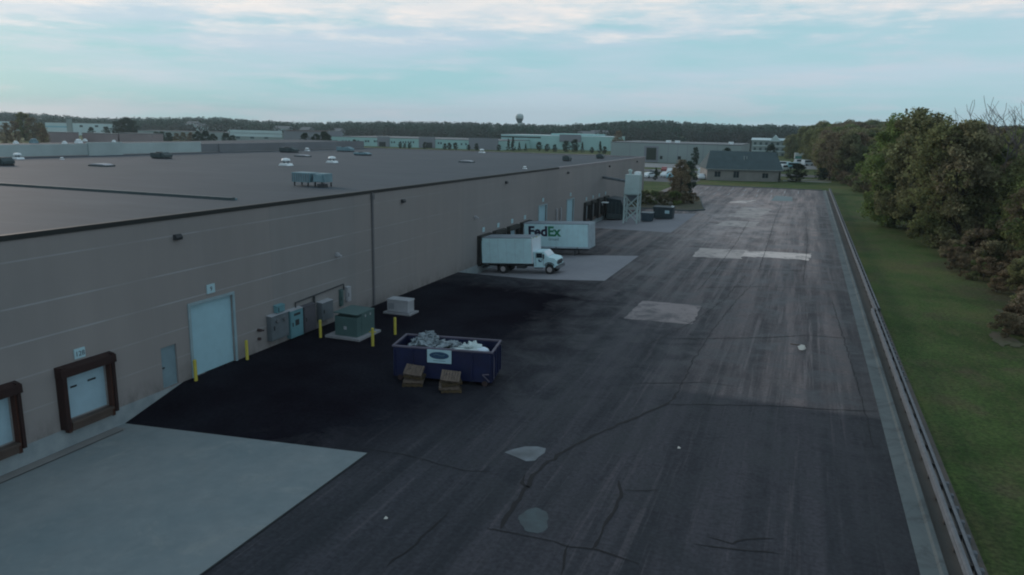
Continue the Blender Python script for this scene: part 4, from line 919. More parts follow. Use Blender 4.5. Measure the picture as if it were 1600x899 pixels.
rtu(938, 248, 1.2, .7, 'small dark rooftop unit at the far corner of the main roof')
rtu(8, 259, 1.2, .7, 'dark rooftop unit cut by the left edge of the view')
p = roof_at(489, 291)
t = thing('air_handler', 'large blue grey air unit on a frame near the roof edge above the downspout', 'air unit', p)
b = MB(); b.box(-1.45, .15, -.6, .6, .30, 1.0); b.build('casing', 'hvac', t, bevel=.02)
b = MB(); [b.box(-1.4+.2*k, -1.33+.2*k, -.625, -.602, .36, .92) for k in range(8)]; b.build('louvre', 'cab', t)
b = MB(); b.box(.4, 1.4, -.5, .5, .35, .98); b.prism([(.5, .40), (1.3, .40), (1.2, .9), (.7, .95)], 'y', -.72, -.502); b.build('fan_section', 'hvac', t, bevel=.02)
b = MB(); b.tube((.15, 0, .68), (.4, 0, .68), .25, n=14); b.build('duct', 'cab', t)
b = MB(); [b.box(x-.04, x+.04, y-.04, y+.04, -.02, .30) for x in (-1.3, -.1, .5, 1.3) for y in (-.45, .45)]; b.box(1.0, 1.6, -.9, -.4, -.02, .25); b.build('stand', 'dark', t)
# vents on the higher wing
for k, (px, py, s) in enumerate(((25, 225, .5), (101, 225, .5), (123, 224, .75), (178, 222.5, .45), (53, 224, .8), (133, 221, .5))):
    p = gz(px, py, 9.0); b = MB(); b.prism([(-.6*s, 0), (.6*s, 0), (.4*s, .5*s), (-.4*s, .5*s)], 'y', -.5*s, .5*s); b.lathe([(.3*s, .5*s), (.5*s, .55*s), (.45*s, .75*s), (.1*s, .85*s)], 0, 0, 12)
    tag(b.build('roof_vent', 'roofv' if k != 4 else 'hvac', loc=p), 'one of the small vents poking above the pale parapet at the left', 'roof vent', 'small vents on the higher wing')

# ------------------------------------------------------------------ foliage
def leaf_mesh(name, centers, radii, per, size, seed, mt, flat=0.8):
    rng = np.random.default_rng(seed); V = []; n = 0
    for c, r in zip(centers, radii):
        k = max(4, int(per*(r[0]*r[1]*r[2])**(2/3))) if per < 0 else int(per)
        d = rng.normal(size=(k, 3)); d /= np.linalg.norm(d, axis=1)[:, None]
        rad = rng.uniform(.45, 1.08, size=(k, 1))**.6
        p = np.array(c)+d*rad*np.array(r)
        a = rng.normal(size=(k, 3)); a[:, 2] *= .5; a /= np.linalg.norm(a, axis=1)[:, None]
        nn = d+rng.normal(size=(k, 3))*.7; nn[:, 2] += .4; bb = np.cross(nn, a); bb /= np.linalg.norm(bb, axis=1)[:, None]+1e-9
        s = size*rng.uniform(.5, 1.2, size=(k, 1)); a = a*s; bb = bb*s*flat
        V.append(np.stack([p-a, p-bb*.8, p+a, p+bb*.8], axis=1).reshape(-1, 3)); n += k
    V = np.concatenate(V); me = bpy.data.meshes.new(name)
    me.vertices.add(len(V)); me.vertices.foreach_set('co', V.astype(np.float32).ravel())
    me.loops.add(n*4); me.loops.foreach_set('vertex_index', np.arange(n*4, dtype=np.int32))
    me.polygons.add(n); me.polygons.foreach_set('loop_start', np.arange(0, n*4, 4, dtype=np.int32)); me.polygons.foreach_set('loop_total', np.full(n, 4, dtype=np.int32))
    me.materials.append(M[mt]); me.update(); return me
def branches(b, p, d, ln, r, depth, rnd, spread=.5, up=.15, tips=None):
    segs = 3; q = p.copy()
    for k in range(segs):
        d2 = (d+Vector((rnd.gauss(0, .12), rnd.gauss(0, .12), up*.3))).normalized(); e = q+d2*ln/segs
        b.tube(q, e, r*(1-.3*k/segs), r*(1-.3*(k+1)/segs), n=5 if depth else 4, cap=False); q = e; d = d2
        if depth > 0 and k >= 1:
            for _ in range(2 if depth > 1 else 1):
                a = Vector((rnd.gauss(0, 1), rnd.gauss(0, 1), rnd.uniform(-.1, .7))).normalized()
                branches(b, q, (d+a*spread*1.4).normalized(), ln*rnd.uniform(.5, .7), r*.5, depth-1, rnd, spread, up, tips)
    if depth > 0:
        for _ in range(2):
            a = Vector((rnd.gauss(0, 1), rnd.gauss(0, 1), rnd.uniform(0, .6))).normalized()
            branches(b, q, (d+a*spread).normalized(), ln*rnd.uniform(.55, .75), r*.6, depth-1, rnd, spread, up, tips)
    elif tips is not None: tips.append(q.copy())
def make_tree_meshes(seed, h, rx, nclump, per, size, mt, low=.12, shape='round'):
    rnd = random.Random(seed); C_, R_ = [], []
    for k in range(nclump):
        u = rnd.uniform(0, 1); z = h*(low+(1-low)*u**.85)
        if shape == 'cone': w = rx*(1.05-u)
        else: w = rx*math.sin(math.pi*min(1, .18+u*.78))**.7
        a = rnd.uniform(0, 6.28); rr = w*math.sqrt(rnd.uniform(.1, 1))*.85; s = rnd.uniform(.11, .27)*rx*(1 if shape != 'cone' else .8)
        C_.append((rr*math.cos(a), rr*math.sin(a), min(z, h-s*.4))); R_.append((s*1.15, s*1.15, s*.85))
    crown = leaf_mesh('crown', C_, R_, per, size, seed, mt)
    b = MB(); r0 = .022*h; b.tube((0, 0, -.2), (0, 0, h*.4), r0, r0*.65, 7, cap=False)
    for k in range(6):
        c = C_[rnd.randrange(len(C_))]; b.tube((0, 0, h*rnd.uniform(.15, .4)), c, r0*.45, r0*.12, 5, cap=False)
    b.tube((0, 0, h*.4), (rnd.uniform(-.4, .4), rnd.uniform(-.4, .4), h*.85), r0*.6, r0*.15, 5, cap=False)
    tm = b.build('trunk', 'bark'); me = tm.data; bpy.data.objects.remove(tm)
    return crown, me
def tree(name, meshes, loc, s, rz, label, cat='tree', group=None, sz=None):
    t = thing(name, label, cat, loc, rz, group); t.scale = (s, s, sz or s)
    for nm, me in (('crown', meshes[0]), ('trunk', meshes[1])):
        if me is None: continue
        o = bpy.data.objects.new(nm, me); COL.objects.link(o); o.parent = t
    return t
rnd = random.Random(12)
def foot(y): return float(np.interp(y, [60, 140, 167, 184, 215, 300], [17.3, 17.0, 13.6, 11.6, 8.0, 4.5]))+0.8*math.sin(y*.13)
VG = [make_tree_meshes(20+k, 10, 3.6+.5*(k % 3), 100, 170, .16, 'leaf', low=.04) for k in range(7)]
VB = [make_tree_meshes(60+k, 10, 3.4, 85, 110, .15, 'leafbrown', low=.04) for k in range(3)]
VD = [make_tree_meshes(80+k, 10, 3.8, 80, 150, .17, 'leafdark', low=.04) for k in range(2)]
VC = [make_tree_meshes(90+k, 10, 3.0, 90, 130, .16, 'leafdark', low=.03, shape='cone') for k in range(2)]
VS = [make_tree_meshes(100+k, 2.2, 1.6, 22, 170, .085, 'leaf', low=.02) for k in range(2)]
VSB = [make_tree_meshes(110+k, 2.2, 1.6, 22, 150, .085, 'leafbrown', low=.02) for k in range(2)]
GRP = 'woodland trees beyond the grass bank'
LB = {'g': 'olive green broadleaf tree in the woodland beyond the grass bank', 'b': 'brown leafed tree in the woodland beyond the grass bank'}
# edge rows of the wood
def htop(px, dist, y): return CH+( (208+.02*(px-1262)) - y)*dist/FPX
cnt = 0
Y = 62.0
row = []
while Y < 290:
    xe = foot(Y)+4.3
    row.append((xe+1.0, Y, rnd.uniform(.55, 1.0))); row.append((xe+2.6, Y+2.2, rnd.uniform(.7, 1.05))); row.append((xe+5.5, Y+2, rnd.uniform(.85, 1.2))); row.append((xe+11, Y+1, rnd.uniform(1.15, 1.45)))
    if rnd.random() < .6: row.append((xe+17, Y+3, rnd.uniform(1.25, 1.5)))
    Y += 3.9 if Y < 110 else (4.8 if Y < 200 else 8.0)
for (x, y, s) in row:
    x += rnd.uniform(-1.2, 1.2); y += rnd.uniform(-1.5, 1.5); lim = 1.0 if y > 130 else 1.0
    br = rnd.random() < (.26 if y < 112 else .16)
    tree('broadleaf_tree', rnd.choice(VB if br else VG), (x, y, -.1), s*rnd.uniform(.9, 1.08)*(1.05 if y < 130 else .98), rnd.uniform(0, 6.28), LB['b' if br else 'g'], group=GRP+(' with brown leaves' if br else ''))
# shrubs at the foot of the wood
for k in range(58):
    y = 64+k*3.0+rnd.uniform(-1, 1); xe = foot(y)+1.4
    tree('bush', rnd.choice(VS+VSB), (xe+rnd.uniform(-.5, .7), y, -.1), rnd.uniform(.7, 1.5), rnd.uniform(0, 6), 'low bush at the foot of the woodland', 'bush', 'bushes at the foot of the woodland')
# named specials in the wood
def sp_tree(px, ytop, dist_y, ms, label, extra=1.0, name='broadleaf_tree', rad=1.0):
    p = gy(px, 200, dist_y); h = gy(px, ytop, dist_y).z; s = h/10
    return tree(name, ms, (p.x, p.y, -.1), s*rad, rnd.uniform(0, 6), label, sz=s)
sp_tree(1442, 173, 112, VG[0], 'tallest leafy tree top against the sky, above the grass bank', rad=.95)
sp_tree(1415, 180, 118, VG[1], 'leafy tree just left of the tallest tree top above the bank', rad=.9)
sp_tree(1520, 192, 98, VG[3], 'ragged tree between the tallest tree and the bare tree', rad=.8)
sp_tree(1490, 197, 100, VG[2], 'rounded tree just right of the tallest leafy tree', rad=.9)
# bare trees
def bare(px, ytop, Y, seed, label):
    p = gy(px, 200, Y); h = gy(px, ytop, Y).z; rr = random.Random(seed); t = thing('bare_tree', label, 'bare tree', (p.x, p.y, 0))
    b = MB(); b.tube((0, 0, -.2), (0, 0, h*.35), .26, .19, 8, cap=False); b.build('trunk', 'barkp', t)
    b = MB(); 
    for k in range(3):
        a = rr.uniform(0, 2)+k*2.1; branches(b, Vector((0, 0, h*(.35 if k else .35)-.05)), Vector((math.cos(a)*.45, math.sin(a)*.45, 1)).normalized(), h*.45, .10, 2, rr, .75, .35)
    zmax = max(v[2] for v in b.v); k_ = (h-h*.35)/(zmax-h*.35); b.v = [(x, y, h*.35+(z-h*.35)*k_) for x, y, z in b.v]
    b.build('branches', 'barkp', t)
bare(1568, 152, 112, 5, 'tall bare tree standing above the wood near the right edge')
bare(1604, 158, 115, 9, 'bare tree cut off by the right edge of the view')
# near shrub at the right edge
tree('bush', VSB[0], (14.6, 56.5, -.05), 1.25, 1, 'brown scrub bush beside the bare dirt patch on the grass bank', 'bush')
tree('bush', VS[0], (17.3, 63.5, -.05), 1.6, 1, 'green scrub bush at the right edge past the dirt patch', 'bush')
# brown scrub spilling down the bank at the right
rs = random.Random(77)
for k in range(40):
    y = rs.uniform(48, 92); x = foot(y)+rs.uniform(-2.3, .9)-(2.6 if y < 60 else 0)
    tree('scrub_bush', rs.choice(VSB+VSB+VS), (x, y, -.1), rs.uniform(.35, .95), rs.uniform(0, 6), 'small brown scrub on the bank below the trees at the right', 'bush', 'scrub on the bank')
# ridge trees behind the wood
Gr = 'trees on the wooded rise'
for k in range(120):
    y = rnd.uniform(215, 470); px = rnd.uniform(1238 if y > 350 else 1284, 1460)
    top = np.interp(px, [1238, 1262, 1300, 1350, 1400, 1460], [206, 193, 187, 186, 187, 190])
    f = (y-215)/255; ytop = top+ (1-f)*20+rnd.uniform(0, 5)
    p = gy(px, 200, y); h = gy(px, ytop, y).z
    if h < 6: h = rnd.uniform(6, 9)
    zb = max(0, h-rnd.uniform(12, 15)); s = (h-zb)/10
    br = rnd.random() < .18
    tree('broadleaf_tree', rnd.choice(VB if br else VG), (p.x, p.y, zb*.0-.1), max(s, h/10*.8), rnd.uniform(0, 6), 'tree on the wooded rise beyond the end of the lot', group=Gr, sz=h/10)
# island planting at the far dock
t = sp_tree(1070, 250, 139, VB[0], 'tall brown bushy tree on the planting island beyond the far dumpsters', rad=.80, name='ornamental_tree')
sp_tree(1080, 252, 150, VD[0], 'dark green tree right behind the brown bushy tree on the island', rad=.75, name='ornamental_tree')
sp_tree(1058, 262, 146, VB[2], 'shorter brown tree left of the tall brown bushy tree', rad=.7, name='ornamental_tree')
for k in range(5):
    tree('hedge_shrub', VS[k % 2], (-26.2+k*1.5, 128.6+.4*k, .1), 1.05, k, 'dark hedge shrub in the row on the planting island', 'shrub', 'hedge shrubs on the planting island')
tree('pale_shrub', VSB[1], (-20.2, 131.0, .1), .8, 2, 'pale brown shrub between the hedge row and the brown tree', 'shrub')
for k in range(3):
    tree('low_shrub', VSB[k % 2], (-19.6+k*1.1, 133+k*.7, .1), .85, k, 'brown low shrub at the foot of the brown bushy tree', 'shrub', 'brown shrubs under the island tree')
# garden and street trees
sp_tree(1252, 256, 214, VD[1], 'round dark green tree right of the brick house', rad=1.7)
sp_tree(1291, 262, 226, VD[0], 'small green tree between the round dark tree and the wood', rad=1.5)
sp_tree(1225, 268, 209, VC[0], 'small dark conifer at the right corner of the brick house', rad=.5, name='conifer')
sp_tree(1140, 231, 232, VD[0], 'dark tree top behind the left part of the slate roof', rad=.7)
sp_tree(1208, 226, 330, VD[1], 'bushy tree in front of the white gabled building', rad=.9)
sp_tree(1029, 262, 196, VC[1], 'dark conifer among the parked cars by the far road', rad=.8, name='conifer')
sp_tree(1089, 230, 285, VD[0], 'small tree against the grey building wall, left of the brick house', rad=.6)
sp_tree(967, 205, 420, VB[1], 'brown tree at the left end of the grey building', rad=.9)
for k, (px, yt, Y) in enumerate([(795, 217, 395), (802, 214, 385), (812, 222, 390), (780, 226, 380), (822, 224, 385), (843, 222, 400), (856, 225, 395), (868, 226, 395), (886, 220, 400), (899, 218, 402), (911, 222, 398), (939, 221, 395), (926, 230, 390), (946, 229, 385)]):
    c = k in (0, 1, 2, 4, 10, 11); sp_tree(px, yt, Y, (VC if c else VD)[k % 2], 'dark conifer in front of the tall teal building' if c else 'round dark tree in front of the tall teal building', rad=.8 if c else 1.1, name='conifer' if c else 'broadleaf_tree')['group'] = ('conifers' if c else 'round trees')+' before the tall teal building'
for k, (px, yt, Y) in enumerate([(625, 222, 372), (632, 224, 372), (640, 223, 372), (695, 224, 372), (702, 223, 374), (712, 223, 372), (732, 226, 372), (745, 224, 370), (664, 222, 372), (553, 218, 374)]):
    sp_tree(px, yt, Y, VD[k % 2], 'dark shrub tree along the front of the long teal building', rad=1.0)['group'] = 'shrub trees before the long teal building'
for k, (px, yt, Y, br) in enumerate([(37, 176, 300, 0), (50, 184, 290, 1), (22, 190, 260, 1), (8, 192, 250, 1), (62, 192, 300, 0), (66, 200, 240, 1)]):
    sp_tree(px, yt, Y, (VB if br else VG)[k % 3], 'brown green tree in the clump at the far left beyond the parapet' if k else 'tallest tree of the far left clump beyond the parapet', rad=1.0)['group'] = 'trees at the far left' if k else 'tallest far left tree'
for k, (px, yt, Y, v) in enumerate([(190, 187, 420, 1), (199, 184, 430, 1), (208, 188, 420, 0), (181, 190, 430, 0), (244, 206, 300, 1), (252, 206, 300, 1), (262, 207, 300, 1), (275, 208, 300, 2), (285, 207, 300, 2), (297, 207, 300, 2), (308, 205, 300, 1), (320, 205, 300, 1), (332, 209, 310, 1), (352, 208, 310, 1), (362, 211, 310, 1), (476, 208, 310, 1), (493, 209, 310, 1), (506, 206, 310, 1), (510, 209, 312, 1), (142, 199, 380, 0), (165, 198, 385, 0)]):
    sp_tree(px, yt, Y, {0: VD[k % 2], 1: VD[k % 2], 2: VB[k % 3]}[v], 'reddish brown tree in the row behind the pale parapet' if v == 2 else 'dark tree in the scattered row beyond the far side of the main roof', rad=1.0)['group'] = 'reddish trees behind the parapet' if v == 2 else 'dark trees beyond the main roof'

# far woods (mass)
rng = np.random.default_rng(5)
pf_x = [-200, 0, 60, 110, 150, 200, 300, 330, 400, 480, 600, 700, 800, 880, 940, 980, 1040, 1080, 1130, 1200, 1262, 1500, 1900]
pf_y = [176, 174, 177, 181, 184, 183, 183, 182, 187, 191, 189, 190, 193, 194, 191, 188, 188, 191, 194, 194, 196, 196, 196]
Cs, Rs, Cn, Rn = [], [], [], []
for k in range(2800):
    px = rng.uniform(-150, 1700); dist = rng.uniform(620, 1250); f = (dist-620)/630
    yt = np.interp(px, pf_x, pf_y)+(1-f)*8*rng.uniform(.6, 1.2)+rng.uniform(-.4, 1.5)
    p = gy(px, yt, dist*.93); h = p.z
    s = rng.uniform(4.5, 7.0); 
    for q_ in range(2): Cs.append((p.x+rng.normal()*2.5, p.y+rng.normal()*2, h-s*(.8+q_*1.5))); Rs.append((s, s, s*.95))
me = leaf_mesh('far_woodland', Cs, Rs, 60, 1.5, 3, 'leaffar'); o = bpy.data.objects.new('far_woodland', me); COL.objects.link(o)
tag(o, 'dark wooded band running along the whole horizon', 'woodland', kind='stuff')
# low hills carrying the far woods
b = MB(); azs = [-200+k*60 for k in range(34)]; ds = [560, 700, 850, 1000, 1200, 1500, 2200]
for dd in ds:
    for px in azs:
        p = gy(px, np.interp(px, pf_x, pf_y), dd); f = min(1, max(0, (dd-560)/640)); b.v.append((p.x, p.y, -.04 if dd == 560 else max(0, gy(px, np.interp(px, pf_x, pf_y), 1160).z-14)*f*(.0 if dd > 2000 else 1)-.02))
na = len(azs); b.f = [(j_*na+i, j_*na+i+1, (j_+1)*na+i+1, (j_+1)*na+i) for j_ in range(len(ds)-1) for i in range(na-1)]
tag(b.build('hills', 'grass'), kind='structure')
# nearer mixed trees behind the industrial roofs
Cs, Rs = [], []
for k in range(420):
    px = rng.uniform(-60, 1240); dist = rng.uniform(500, 600); yt = np.interp(px, pf_x, pf_y)+rng.uniform(9, 15)
    p = gy(px, yt, dist); s = rng.uniform(3.5, 5.5); Cs.append((p.x, p.y, p.z-s)); Rs.append((s*1.1, s, s)); Cs.append((p.x+1, p.y, p.z-2.2*s)); Rs.append((s*1.1, s, s))
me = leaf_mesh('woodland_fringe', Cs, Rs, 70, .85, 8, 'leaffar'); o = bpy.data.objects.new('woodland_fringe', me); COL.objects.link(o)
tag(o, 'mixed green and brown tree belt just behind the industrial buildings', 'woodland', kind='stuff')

# ------------------------------------------------------------------ background buildings
def building(px0, px1, ytop, Y, depth, mt, label, name='industrial_building', rz=0, trim='froof'):
    a = gy(px0, ytop, Y); c = gy(px1, ytop, Y); h = a.z; w = c.x-a.x
    t = thing(name, label, 'building', (a.x, Y, 0), rz)
    b = MB(); b.box(0, w, 0, depth, -.5, h-.3); b.build('wall', mt, t)
    b = MB(); b.box(-.1, w+.1, -.1, depth+.1, h-.299, h); b.build('roof', trim, t)
    return t, w, h
def xat(t, px, Y): return gy(px, 215, Y).x-t.location.x
def rects(t, Y, lst, mt, name='window', prot=.06, each=True):
    for (a, c, y0, y1) in lst:
        x0, x1 = xat(t, a, Y), xat(t, c, Y); z1, z0 = gy((a+c)/2, y0, Y).z, gy((a+c)/2, y1, Y).z
        b = MB(); b.box(x0, x1, -prot, -.005, max(z0, .02), z1); b.build(name, mt, t)
Y = 390; t, w, h = building(517, 780, 213, Y, 60, 'fteal', 'long low pale teal industrial building beyond the main roof')
rects(t, Y, [(590, 609, 213.5, 240), (655, 680, 214.5, 240), (733, 779, 216, 240)], 'fmauve', 'bay_wall', .5)
rects(t, Y, [(593, 603, 222, 234), (667, 676, 223, 236)], 'fdark', 'loading_door', .6)
rects(t, Y, [(520+k*1.0, 523+k, 219.5, 222.5) for k in (0, 4, 14, 19, 24, 34, 38, 50, 54, 64, 68)] + [(611, 613, 221, 224), (615, 617, 221, 224)] + [(625+4*k, 627+4*k, 221, 224) for k in range(6)] + [(684, 686.5, 222.5, 225.5), (688, 690.5, 222.5, 225.5), (701, 703, 224, 227), (708, 710, 224, 227), (720, 722.5, 224, 227), (727, 729.5, 224, 227), (752, 754, 225, 228), (760, 762, 225, 228)], 'fwin')
Y = 440; t, w, h = building(783, 953, 210, Y, 40, 'fteal', 'tall pale teal building below the water tower', trim='fwhite')
rects(t, Y, [(783, 845, 213.5, 215.5)], 'fdark', 'window_band', .05)
rects(t, Y, [(875, 908, 210.5, 222)], 'fmauve', 'entrance_block', 1.0)
b = MB(); x0, x1 = xat(t, 853, Y), xat(t, 920, Y); b.box(x0, x1, 10, 40, h+.002, h+1.1); b.build('penthouse', 'fteal', t)
Y = 302; t, w, h = building(955, 1158, 221.5, Y, 50, 'fgrey', 'long grey concrete building with a tall dark doorway past the warehouse end')
rects(t, Y, [(1008, 1030, 228.5, 260)], 'fmauve', 'door_surround', .25); rects(t, Y, [(1011.5, 1027, 231, 250)], 'fdoor', 'loading_door', .32)
rects(t, Y, [(a, a+.7, 224, 255) for a in (985, 1045, 1060, 1075, 1100, 1122, 1140)], 'fmauve', 'panel_joint', .04)
rects(t, Y, [(1033, 1037, 244, 249), (1061, 1066, 244.5, 249.5)], 'fdark', 'opening', .05)
for px, py in ((1044, 222), (1058, 222), (1142, 224)):
    p = gy(px, py, Y+12); b = MB(); b.box(p.x-.9-t.location.x, p.x+.9-t.location.x, 12, 14, h+.002, h+.9); b.build('roof_vent', 'roofv', t)
Y = 455; t, w, h = building(-60, 31, 188, Y, 12, 'fwhite', 'white flat building at the left edge behind the tree clump')
Y = 430; t, w, h = building(70, 181, 191, Y, 12, 'fwhite', 'long white building with a teal band behind the far left trees')
rects(t, Y, [(72, 110, 197, 199.5)], 'carblue', 'wall_band', .05); rects(t, Y, [(126, 131, 196, 199), (150, 155, 196, 199)], 'fwin')
rects(t, Y, [(107, 115, 186, 210)], 'fgrey', 'stair_tower', .6)
Y = 260; t, w, h = building(128, 183, 207.5, Y, 6, 'fbrick', 'left brown brick building just behind the pale parapet'); 
t, w, h = building(186, 238, 207.5, Y, 6, 'fbrick', 'right brown brick building just behind the pale parapet')
Y = 250; t, w, h = building(75, 104, 206, Y, 6, 'fbrick', 'small brown building left of the two brick ones', 'small_building')
Y = 400; t, w, h = building(215, 441, 203.5, Y, 14, 'fgrey', 'long grey white low building across the left of the far skyline')
rects(t, Y, [(325+k*22, 331+k*22, 213, 217) for k in range(5)], 'fwin'); rects(t, Y, [(360, 441, 204, 214)], 'fwhite', 'wall_panel', .1)
Y = 392; t, w, h = building(443, 515, 203.5, Y, 14, 'fmauve', 'mauve grey building left of the long teal one')
rects(t, Y, [(447, 512, 203.6, 206)], 'fbrick', 'fascia', .1)
# houses at the far side of the valley
hc = 0
for (px, yt, Y, w_, lb) in [(331, 190.5, 640, 13, 'pale house on the far slope, leftmost above the low grey building'), (345, 194, 600, 9, 'small pale house on the far slope beside the leftmost one'), (371, 195.5, 620, 9, 'pale house on the far slope near the left group'),
                            (398, 199, 560, 8, 'small pale house at the right of the left slope group'), (470, 197.5, 600, 16, 'long pale house on the slope above the mauve building'), (508, 199, 560, 8, 'pale house on the slope just left of the teal building'),
                            (556, 201, 560, 7, 'pale house among trees above the left end of the teal building'), (932, 205.5, 560, 12, 'low white house on the slope right of the tall teal building'), (950, 204, 580, 12, 'larger white house on the slope right of the tall teal building')]:
    p = gy(px, yt, Y); t = thing('house', lb, 'house', (p.x, Y-30, 0)); h = p.z
    b = MB(); b.box(-w_/2, w_/2, 0, 9, -.5, h-2.4); b.build('wall', 'fwhite', t)
    b = MB(); b.prism([(-.5, h-2.42), (9.5, h-2.42), (4.5, h)], 'x', -w_/2-.5, w_/2+.5); b.build('roof', 'froof', t)
    b = MB(); [b.box(x, x+1.2, -.05, -.004, h-4.6, h-3.3) for x in (-w_*.3, w_*.1)]; b.build('window', 'fwin', t)
# white gabled building behind the brick house
Y = 445; a = gy(1175, 219, Y); c = gy(1240, 219, Y); h = a.z; w = c.x-a.x
t = thing('gabled_building', 'white three storey building with a pointed gable behind the brick house', 'building', (a.x, Y, 0))
b = MB(); b.box(0, w, 0, 14, -.5, h); b.build('wall', 'fgrey', t)
b = MB(); b.prism([(-.6, h+.002), (14.6, h+.002), (7, h+1.2)], 'x', -.5, w+.5); b.build('roof', 'fwhite', t)
xg = gy(1212, 210, Y).x-a.x; hg = gy(1212, 211, Y).z
b = MB(); b.prism([(xg-3, h-.5), (xg+3, h-.5), (xg, hg)], 'y', -.8, 6); b.build('gable', 'fwhite', t)
for k in range(3):
    z = h-2.2-k*2.9
    b = MB(); b.box(.5, w-.5, -.3, -.005, z-.9, z-.5); b.build('balcony', 'fwhite', t)
    for q_ in range(7):
        b = MB(); b.box(1.2+q_*w/7.3, 1.2+q_*w/7.3+1.3, -.05, -.005, z-.3, z+1.1); b.build('window', 'fwin', t)
# brick house at the end of the lot
pa, pc = gz(1104, 281.5), gz(1219, 284.5); dv = pc-pa; wz = dv.length; rz = math.atan2(dv.y, dv.x)
t = thing('brick_house', 'pale brick bungalow with a dark slate hip roof at the end of the lot', 'house', pa, rz)
b = MB(); b.box(0, wz, 0, 13, -.3, 2.9); b.build('wall', 'hbrick', t)
o_ = .5; b = MB(); b.add([(-o_, -o_, 2.92), (wz+o_, -o_, 2.92), (wz+o_, 13+o_, 2.92), (-o_, 13+o_, 2.92), (1.3, 6.0, 7.5), (wz-.3, 6.0, 7.4)], [(0, 1, 5, 4), (1, 2, 5), (2, 3, 4, 5), (3, 0, 4), (0, 3, 2, 1)])
b.build('roof', 'shingle', t)
b = MB(); b.box(-o_-.02, wz+o_+.02, -o_-.06, -o_-.005, 2.75, 2.98); b.build('gutter', 'eaves', t)
for px0, px1, z0, z1 in ((1116, 1125, .9, 2.3), (1145.5, 1154, .8, 2.4), (1190.5, 1199.5, .9, 2.1)):
    u0, u1 = (px0-1104)/115*wz, (px1-1104)/115*wz
    b = MB(); b.box(u0, u1, -.04, -.004, z0, z1); wn = b.build('window', 'glass', t)
    b = MB(); b.box(u0-.08, u1+.08, -.07, -.004, z0-.12, z0-.005); b.box((u0+u1)/2-.03, (u0+u1)/2+.03, -.06, -.041, z0, z1); b.each('sill', 'eaves', wn)
b = MB(); b.tube((wz*.52, 3.0, 5.0), (wz*.52, 3.0, 6.4), .12); b.tube((wz*.56, 3.3, 5.0), (wz*.56, 3.3, 6.3), .12); b.build('vent_pipe', 'fgrey', t)
b = MB(); b.box(0, wz, -.03, -.004, 2.45, 2.6); b.build('brick_band', 'fmauve', t)
# water tower
p = gy(812, 178, 1020); t = thing('water_tower', 'pale water tower with a dark underside rising above the far woods', 'water tower', (p.x, p.y, 0)); h = p.z
b = MB(); b.lathe([(3.6, 0), (2.9, h-15), (2.6, h-13)], 0, 0, 20); b.build('shaft', 'tower', t)
b = MB(); b.lathe([(2.6, h-13), (5.1, h-7.6), (5.6, h-6.6)], 0, 0, 24); b.build('bowl', 'towerd', t)
b = MB(); b.lathe([(5.6, h-6.59), (5.8, h-3.5), (4.6, h-1.2), (2, h-.1), (.2, h)], 0, 0, 24); b.build('tank', 'tower', t)
# utility poles near the grey building
for k, (px, yt, Y_) in enumerate([(1003, 206, 330), (1155, 212, 345)]):
    p = gy(px, yt, Y_); b = MB(); b.tube((0, 0, 0), (0, 0, p.z), .16, .1, 8); b.box(-1, 1, -.06, .06, p.z-1.0, p.z-.85); tag(b.build('utility_pole', 'barkp', loc=(p.x, p.y, 0)), ('thin pole rising behind the warehouse corner', 'thin pole at the right end of the grey building')[k], 'utility pole', None)

# ------------------------------------------------------------------ parked cars
def make_car(kind='car'):
    t = thing('parked_car', 'x', 'car')
    if kind == 'car': low = [(-2.2, .25), (-2.25, .75), (-1.9, .95), (-.9, 1.0), (1.2, 1.0), (2.1, .85), (2.2, .3)]; top = [(-1.7, .96), (-1.1, 1.42), (.5, 1.45), (1.25, .98)]
    else: low = [(-2.4, .3), (-2.4, 1.1), (1.5, 1.1), (2.3, .95), (2.4, .35)]; top = [(-2.35, 1.1), (-2.25, 1.9), (.9, 1.9), (1.6, 1.1)]
    b = MB(); b.prism(low, 'y', -.88, .88); b.prism([(x, z+.001) for x, z in top], 'y', -.74, .74); b.build('body', 'carwhite', t, bevel=.05)
    b = MB()
    for s in (-1, 1): b.prism([(x*.86, .98+(z-.96)*.82) if kind == 'car' else (x*.9, 1.2+(z-1.1)*.7) for x, z in top], 'y', s*.755-.01, s*.755+.01)
    b.each('window', 'glass', t)
    for x in (-1.35, 1.4):
        for s in (-1, 1):
            b = MB(); b.tube((x, s*.72, .33), (x, s*.9, .33), .33, n=16); b.build('wheel', 'black', t)
    return t
P1 = make_car('car'); P2v = make_car('van')
def place_car(proto, first, px, py, rz, paint, label, group=None):
    c = proto if first else copy_tree(proto)
    p = gz(px, py); c.location = (p.x, p.y, .02); c.rotation_euler.z = rz; c['label'] = label
    if group: c['group'] = group
    for ch in kids(c):
        if ch.name.startswith('body'):
            if paint != 'carwhite': ch.data = ch.data.copy(); ch.data.materials[0] = M[paint]
    return c
cars = [(1014, 278, 'carwhite', 'white car farthest left, half behind the warehouse corner'), (1022, 274, 'cardark', 'dark car between the white cars near the warehouse corner'), (1040, 277, 'carwhite', 'white car just right of the dark conifer'),
        (1049, 279, 'carblue', 'pale blue car nearest the brown island tree on its left'), (1047, 271, 'carwhite', 'white car in the back row behind the pale blue one'), (1038, 268, 'carred', 'red car in the back row left of the island tree'), (1095, 280, 'carwhite', 'white car between the island trees and the brick house')]
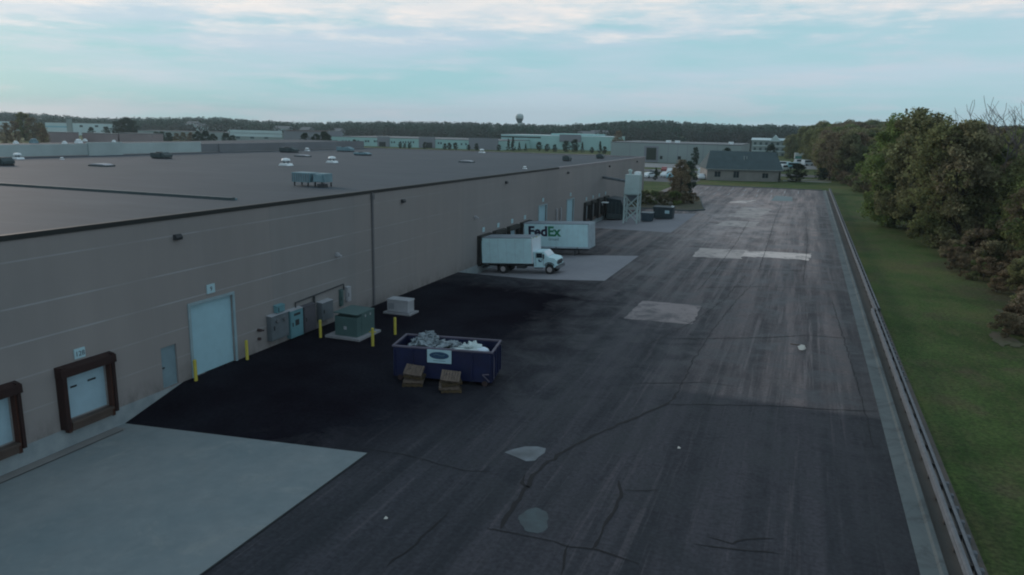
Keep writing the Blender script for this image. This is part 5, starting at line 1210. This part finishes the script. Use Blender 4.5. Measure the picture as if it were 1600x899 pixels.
for i, (px, py, pt, lb) in enumerate(cars): place_car(P1, i == 0, px, py, 1.2+.1*i, pt, lb, 'cars parked past the warehouse corner')
vans = [(1229, 262, 'carwhite', 'white van leftmost in the yard behind the brick house'), (1241, 264, 'carblue', 'pale blue van in the yard behind the brick house'), (1251, 258, 'carwhite', 'white van behind the round dark tree'), (1261, 259, 'carwhite', 'white van farthest right in the yard before the wood'), (1224, 268, 'carwhite', 'white van closest to the slate roof'), (1098, 275, 'carwhite', 'white van behind the white car near the brick house')]
for i, (px, py, pt, lb) in enumerate(vans):
    c = place_car(P2v, i == 0, px, py, .3*i, pt, lb, 'vans parked near the brick house'); c['category'] = 'van'; c.name = 'parked_van'; c.scale = (1.15,)*3
# box trailer with teal side in the same yard
p = gz(1257, 252); t = thing('box_trailer', 'white box trailer with a teal side stripe in the yard beyond the brick house', 'trailer', (p.x, p.y, 0), .1)
b = MB(); b.box(-4.5, 4.5, -1.2, 1.2, 1.0, 3.6); b.build('body', 'carwhite', t, bevel=.04)
b = MB(); b.box(-4.3, 4.3, -1.22, -1.202, 1.1, 2.2); b.build('stripe', 'terra', t)
for x in (-3, -2): 
    b = MB(); b.tube((x, -1.15, .5), (x, -.85, .5), .5, n=14); b.build('wheel', 'black', t)
b = MB(); b.box(2.6, 2.8, -.9, .9, 0, 1.0); b.build('landing_leg', 'dark', t)

# ------------------------------------------------------------------ haze
b = MB(); b.box(-2600, 2600, -200, 3000, -2.5, 75)
hz = b.build('haze', 'white'); hm = bpy.data.materials.new('haze air'); hm.use_nodes = True; hn = hm.node_tree; hn.nodes.clear()
ho = N(hn, 'ShaderNodeOutputMaterial'); hv = N(hn, 'ShaderNodeVolumePrincipled', ins={'Density': 0.00016}); hv.inputs['Color'].default_value = (0.72, 0.88, 0.93, 1); hv.inputs['Anisotropy'].default_value = 0.2
L(hn, hv.outputs[0], ho.inputs['Volume']); hz.data.materials.clear(); hz.data.materials.append(hm)
tag(hz, 'thin blue grey evening haze over the far woods', 'haze', kind='stuff')
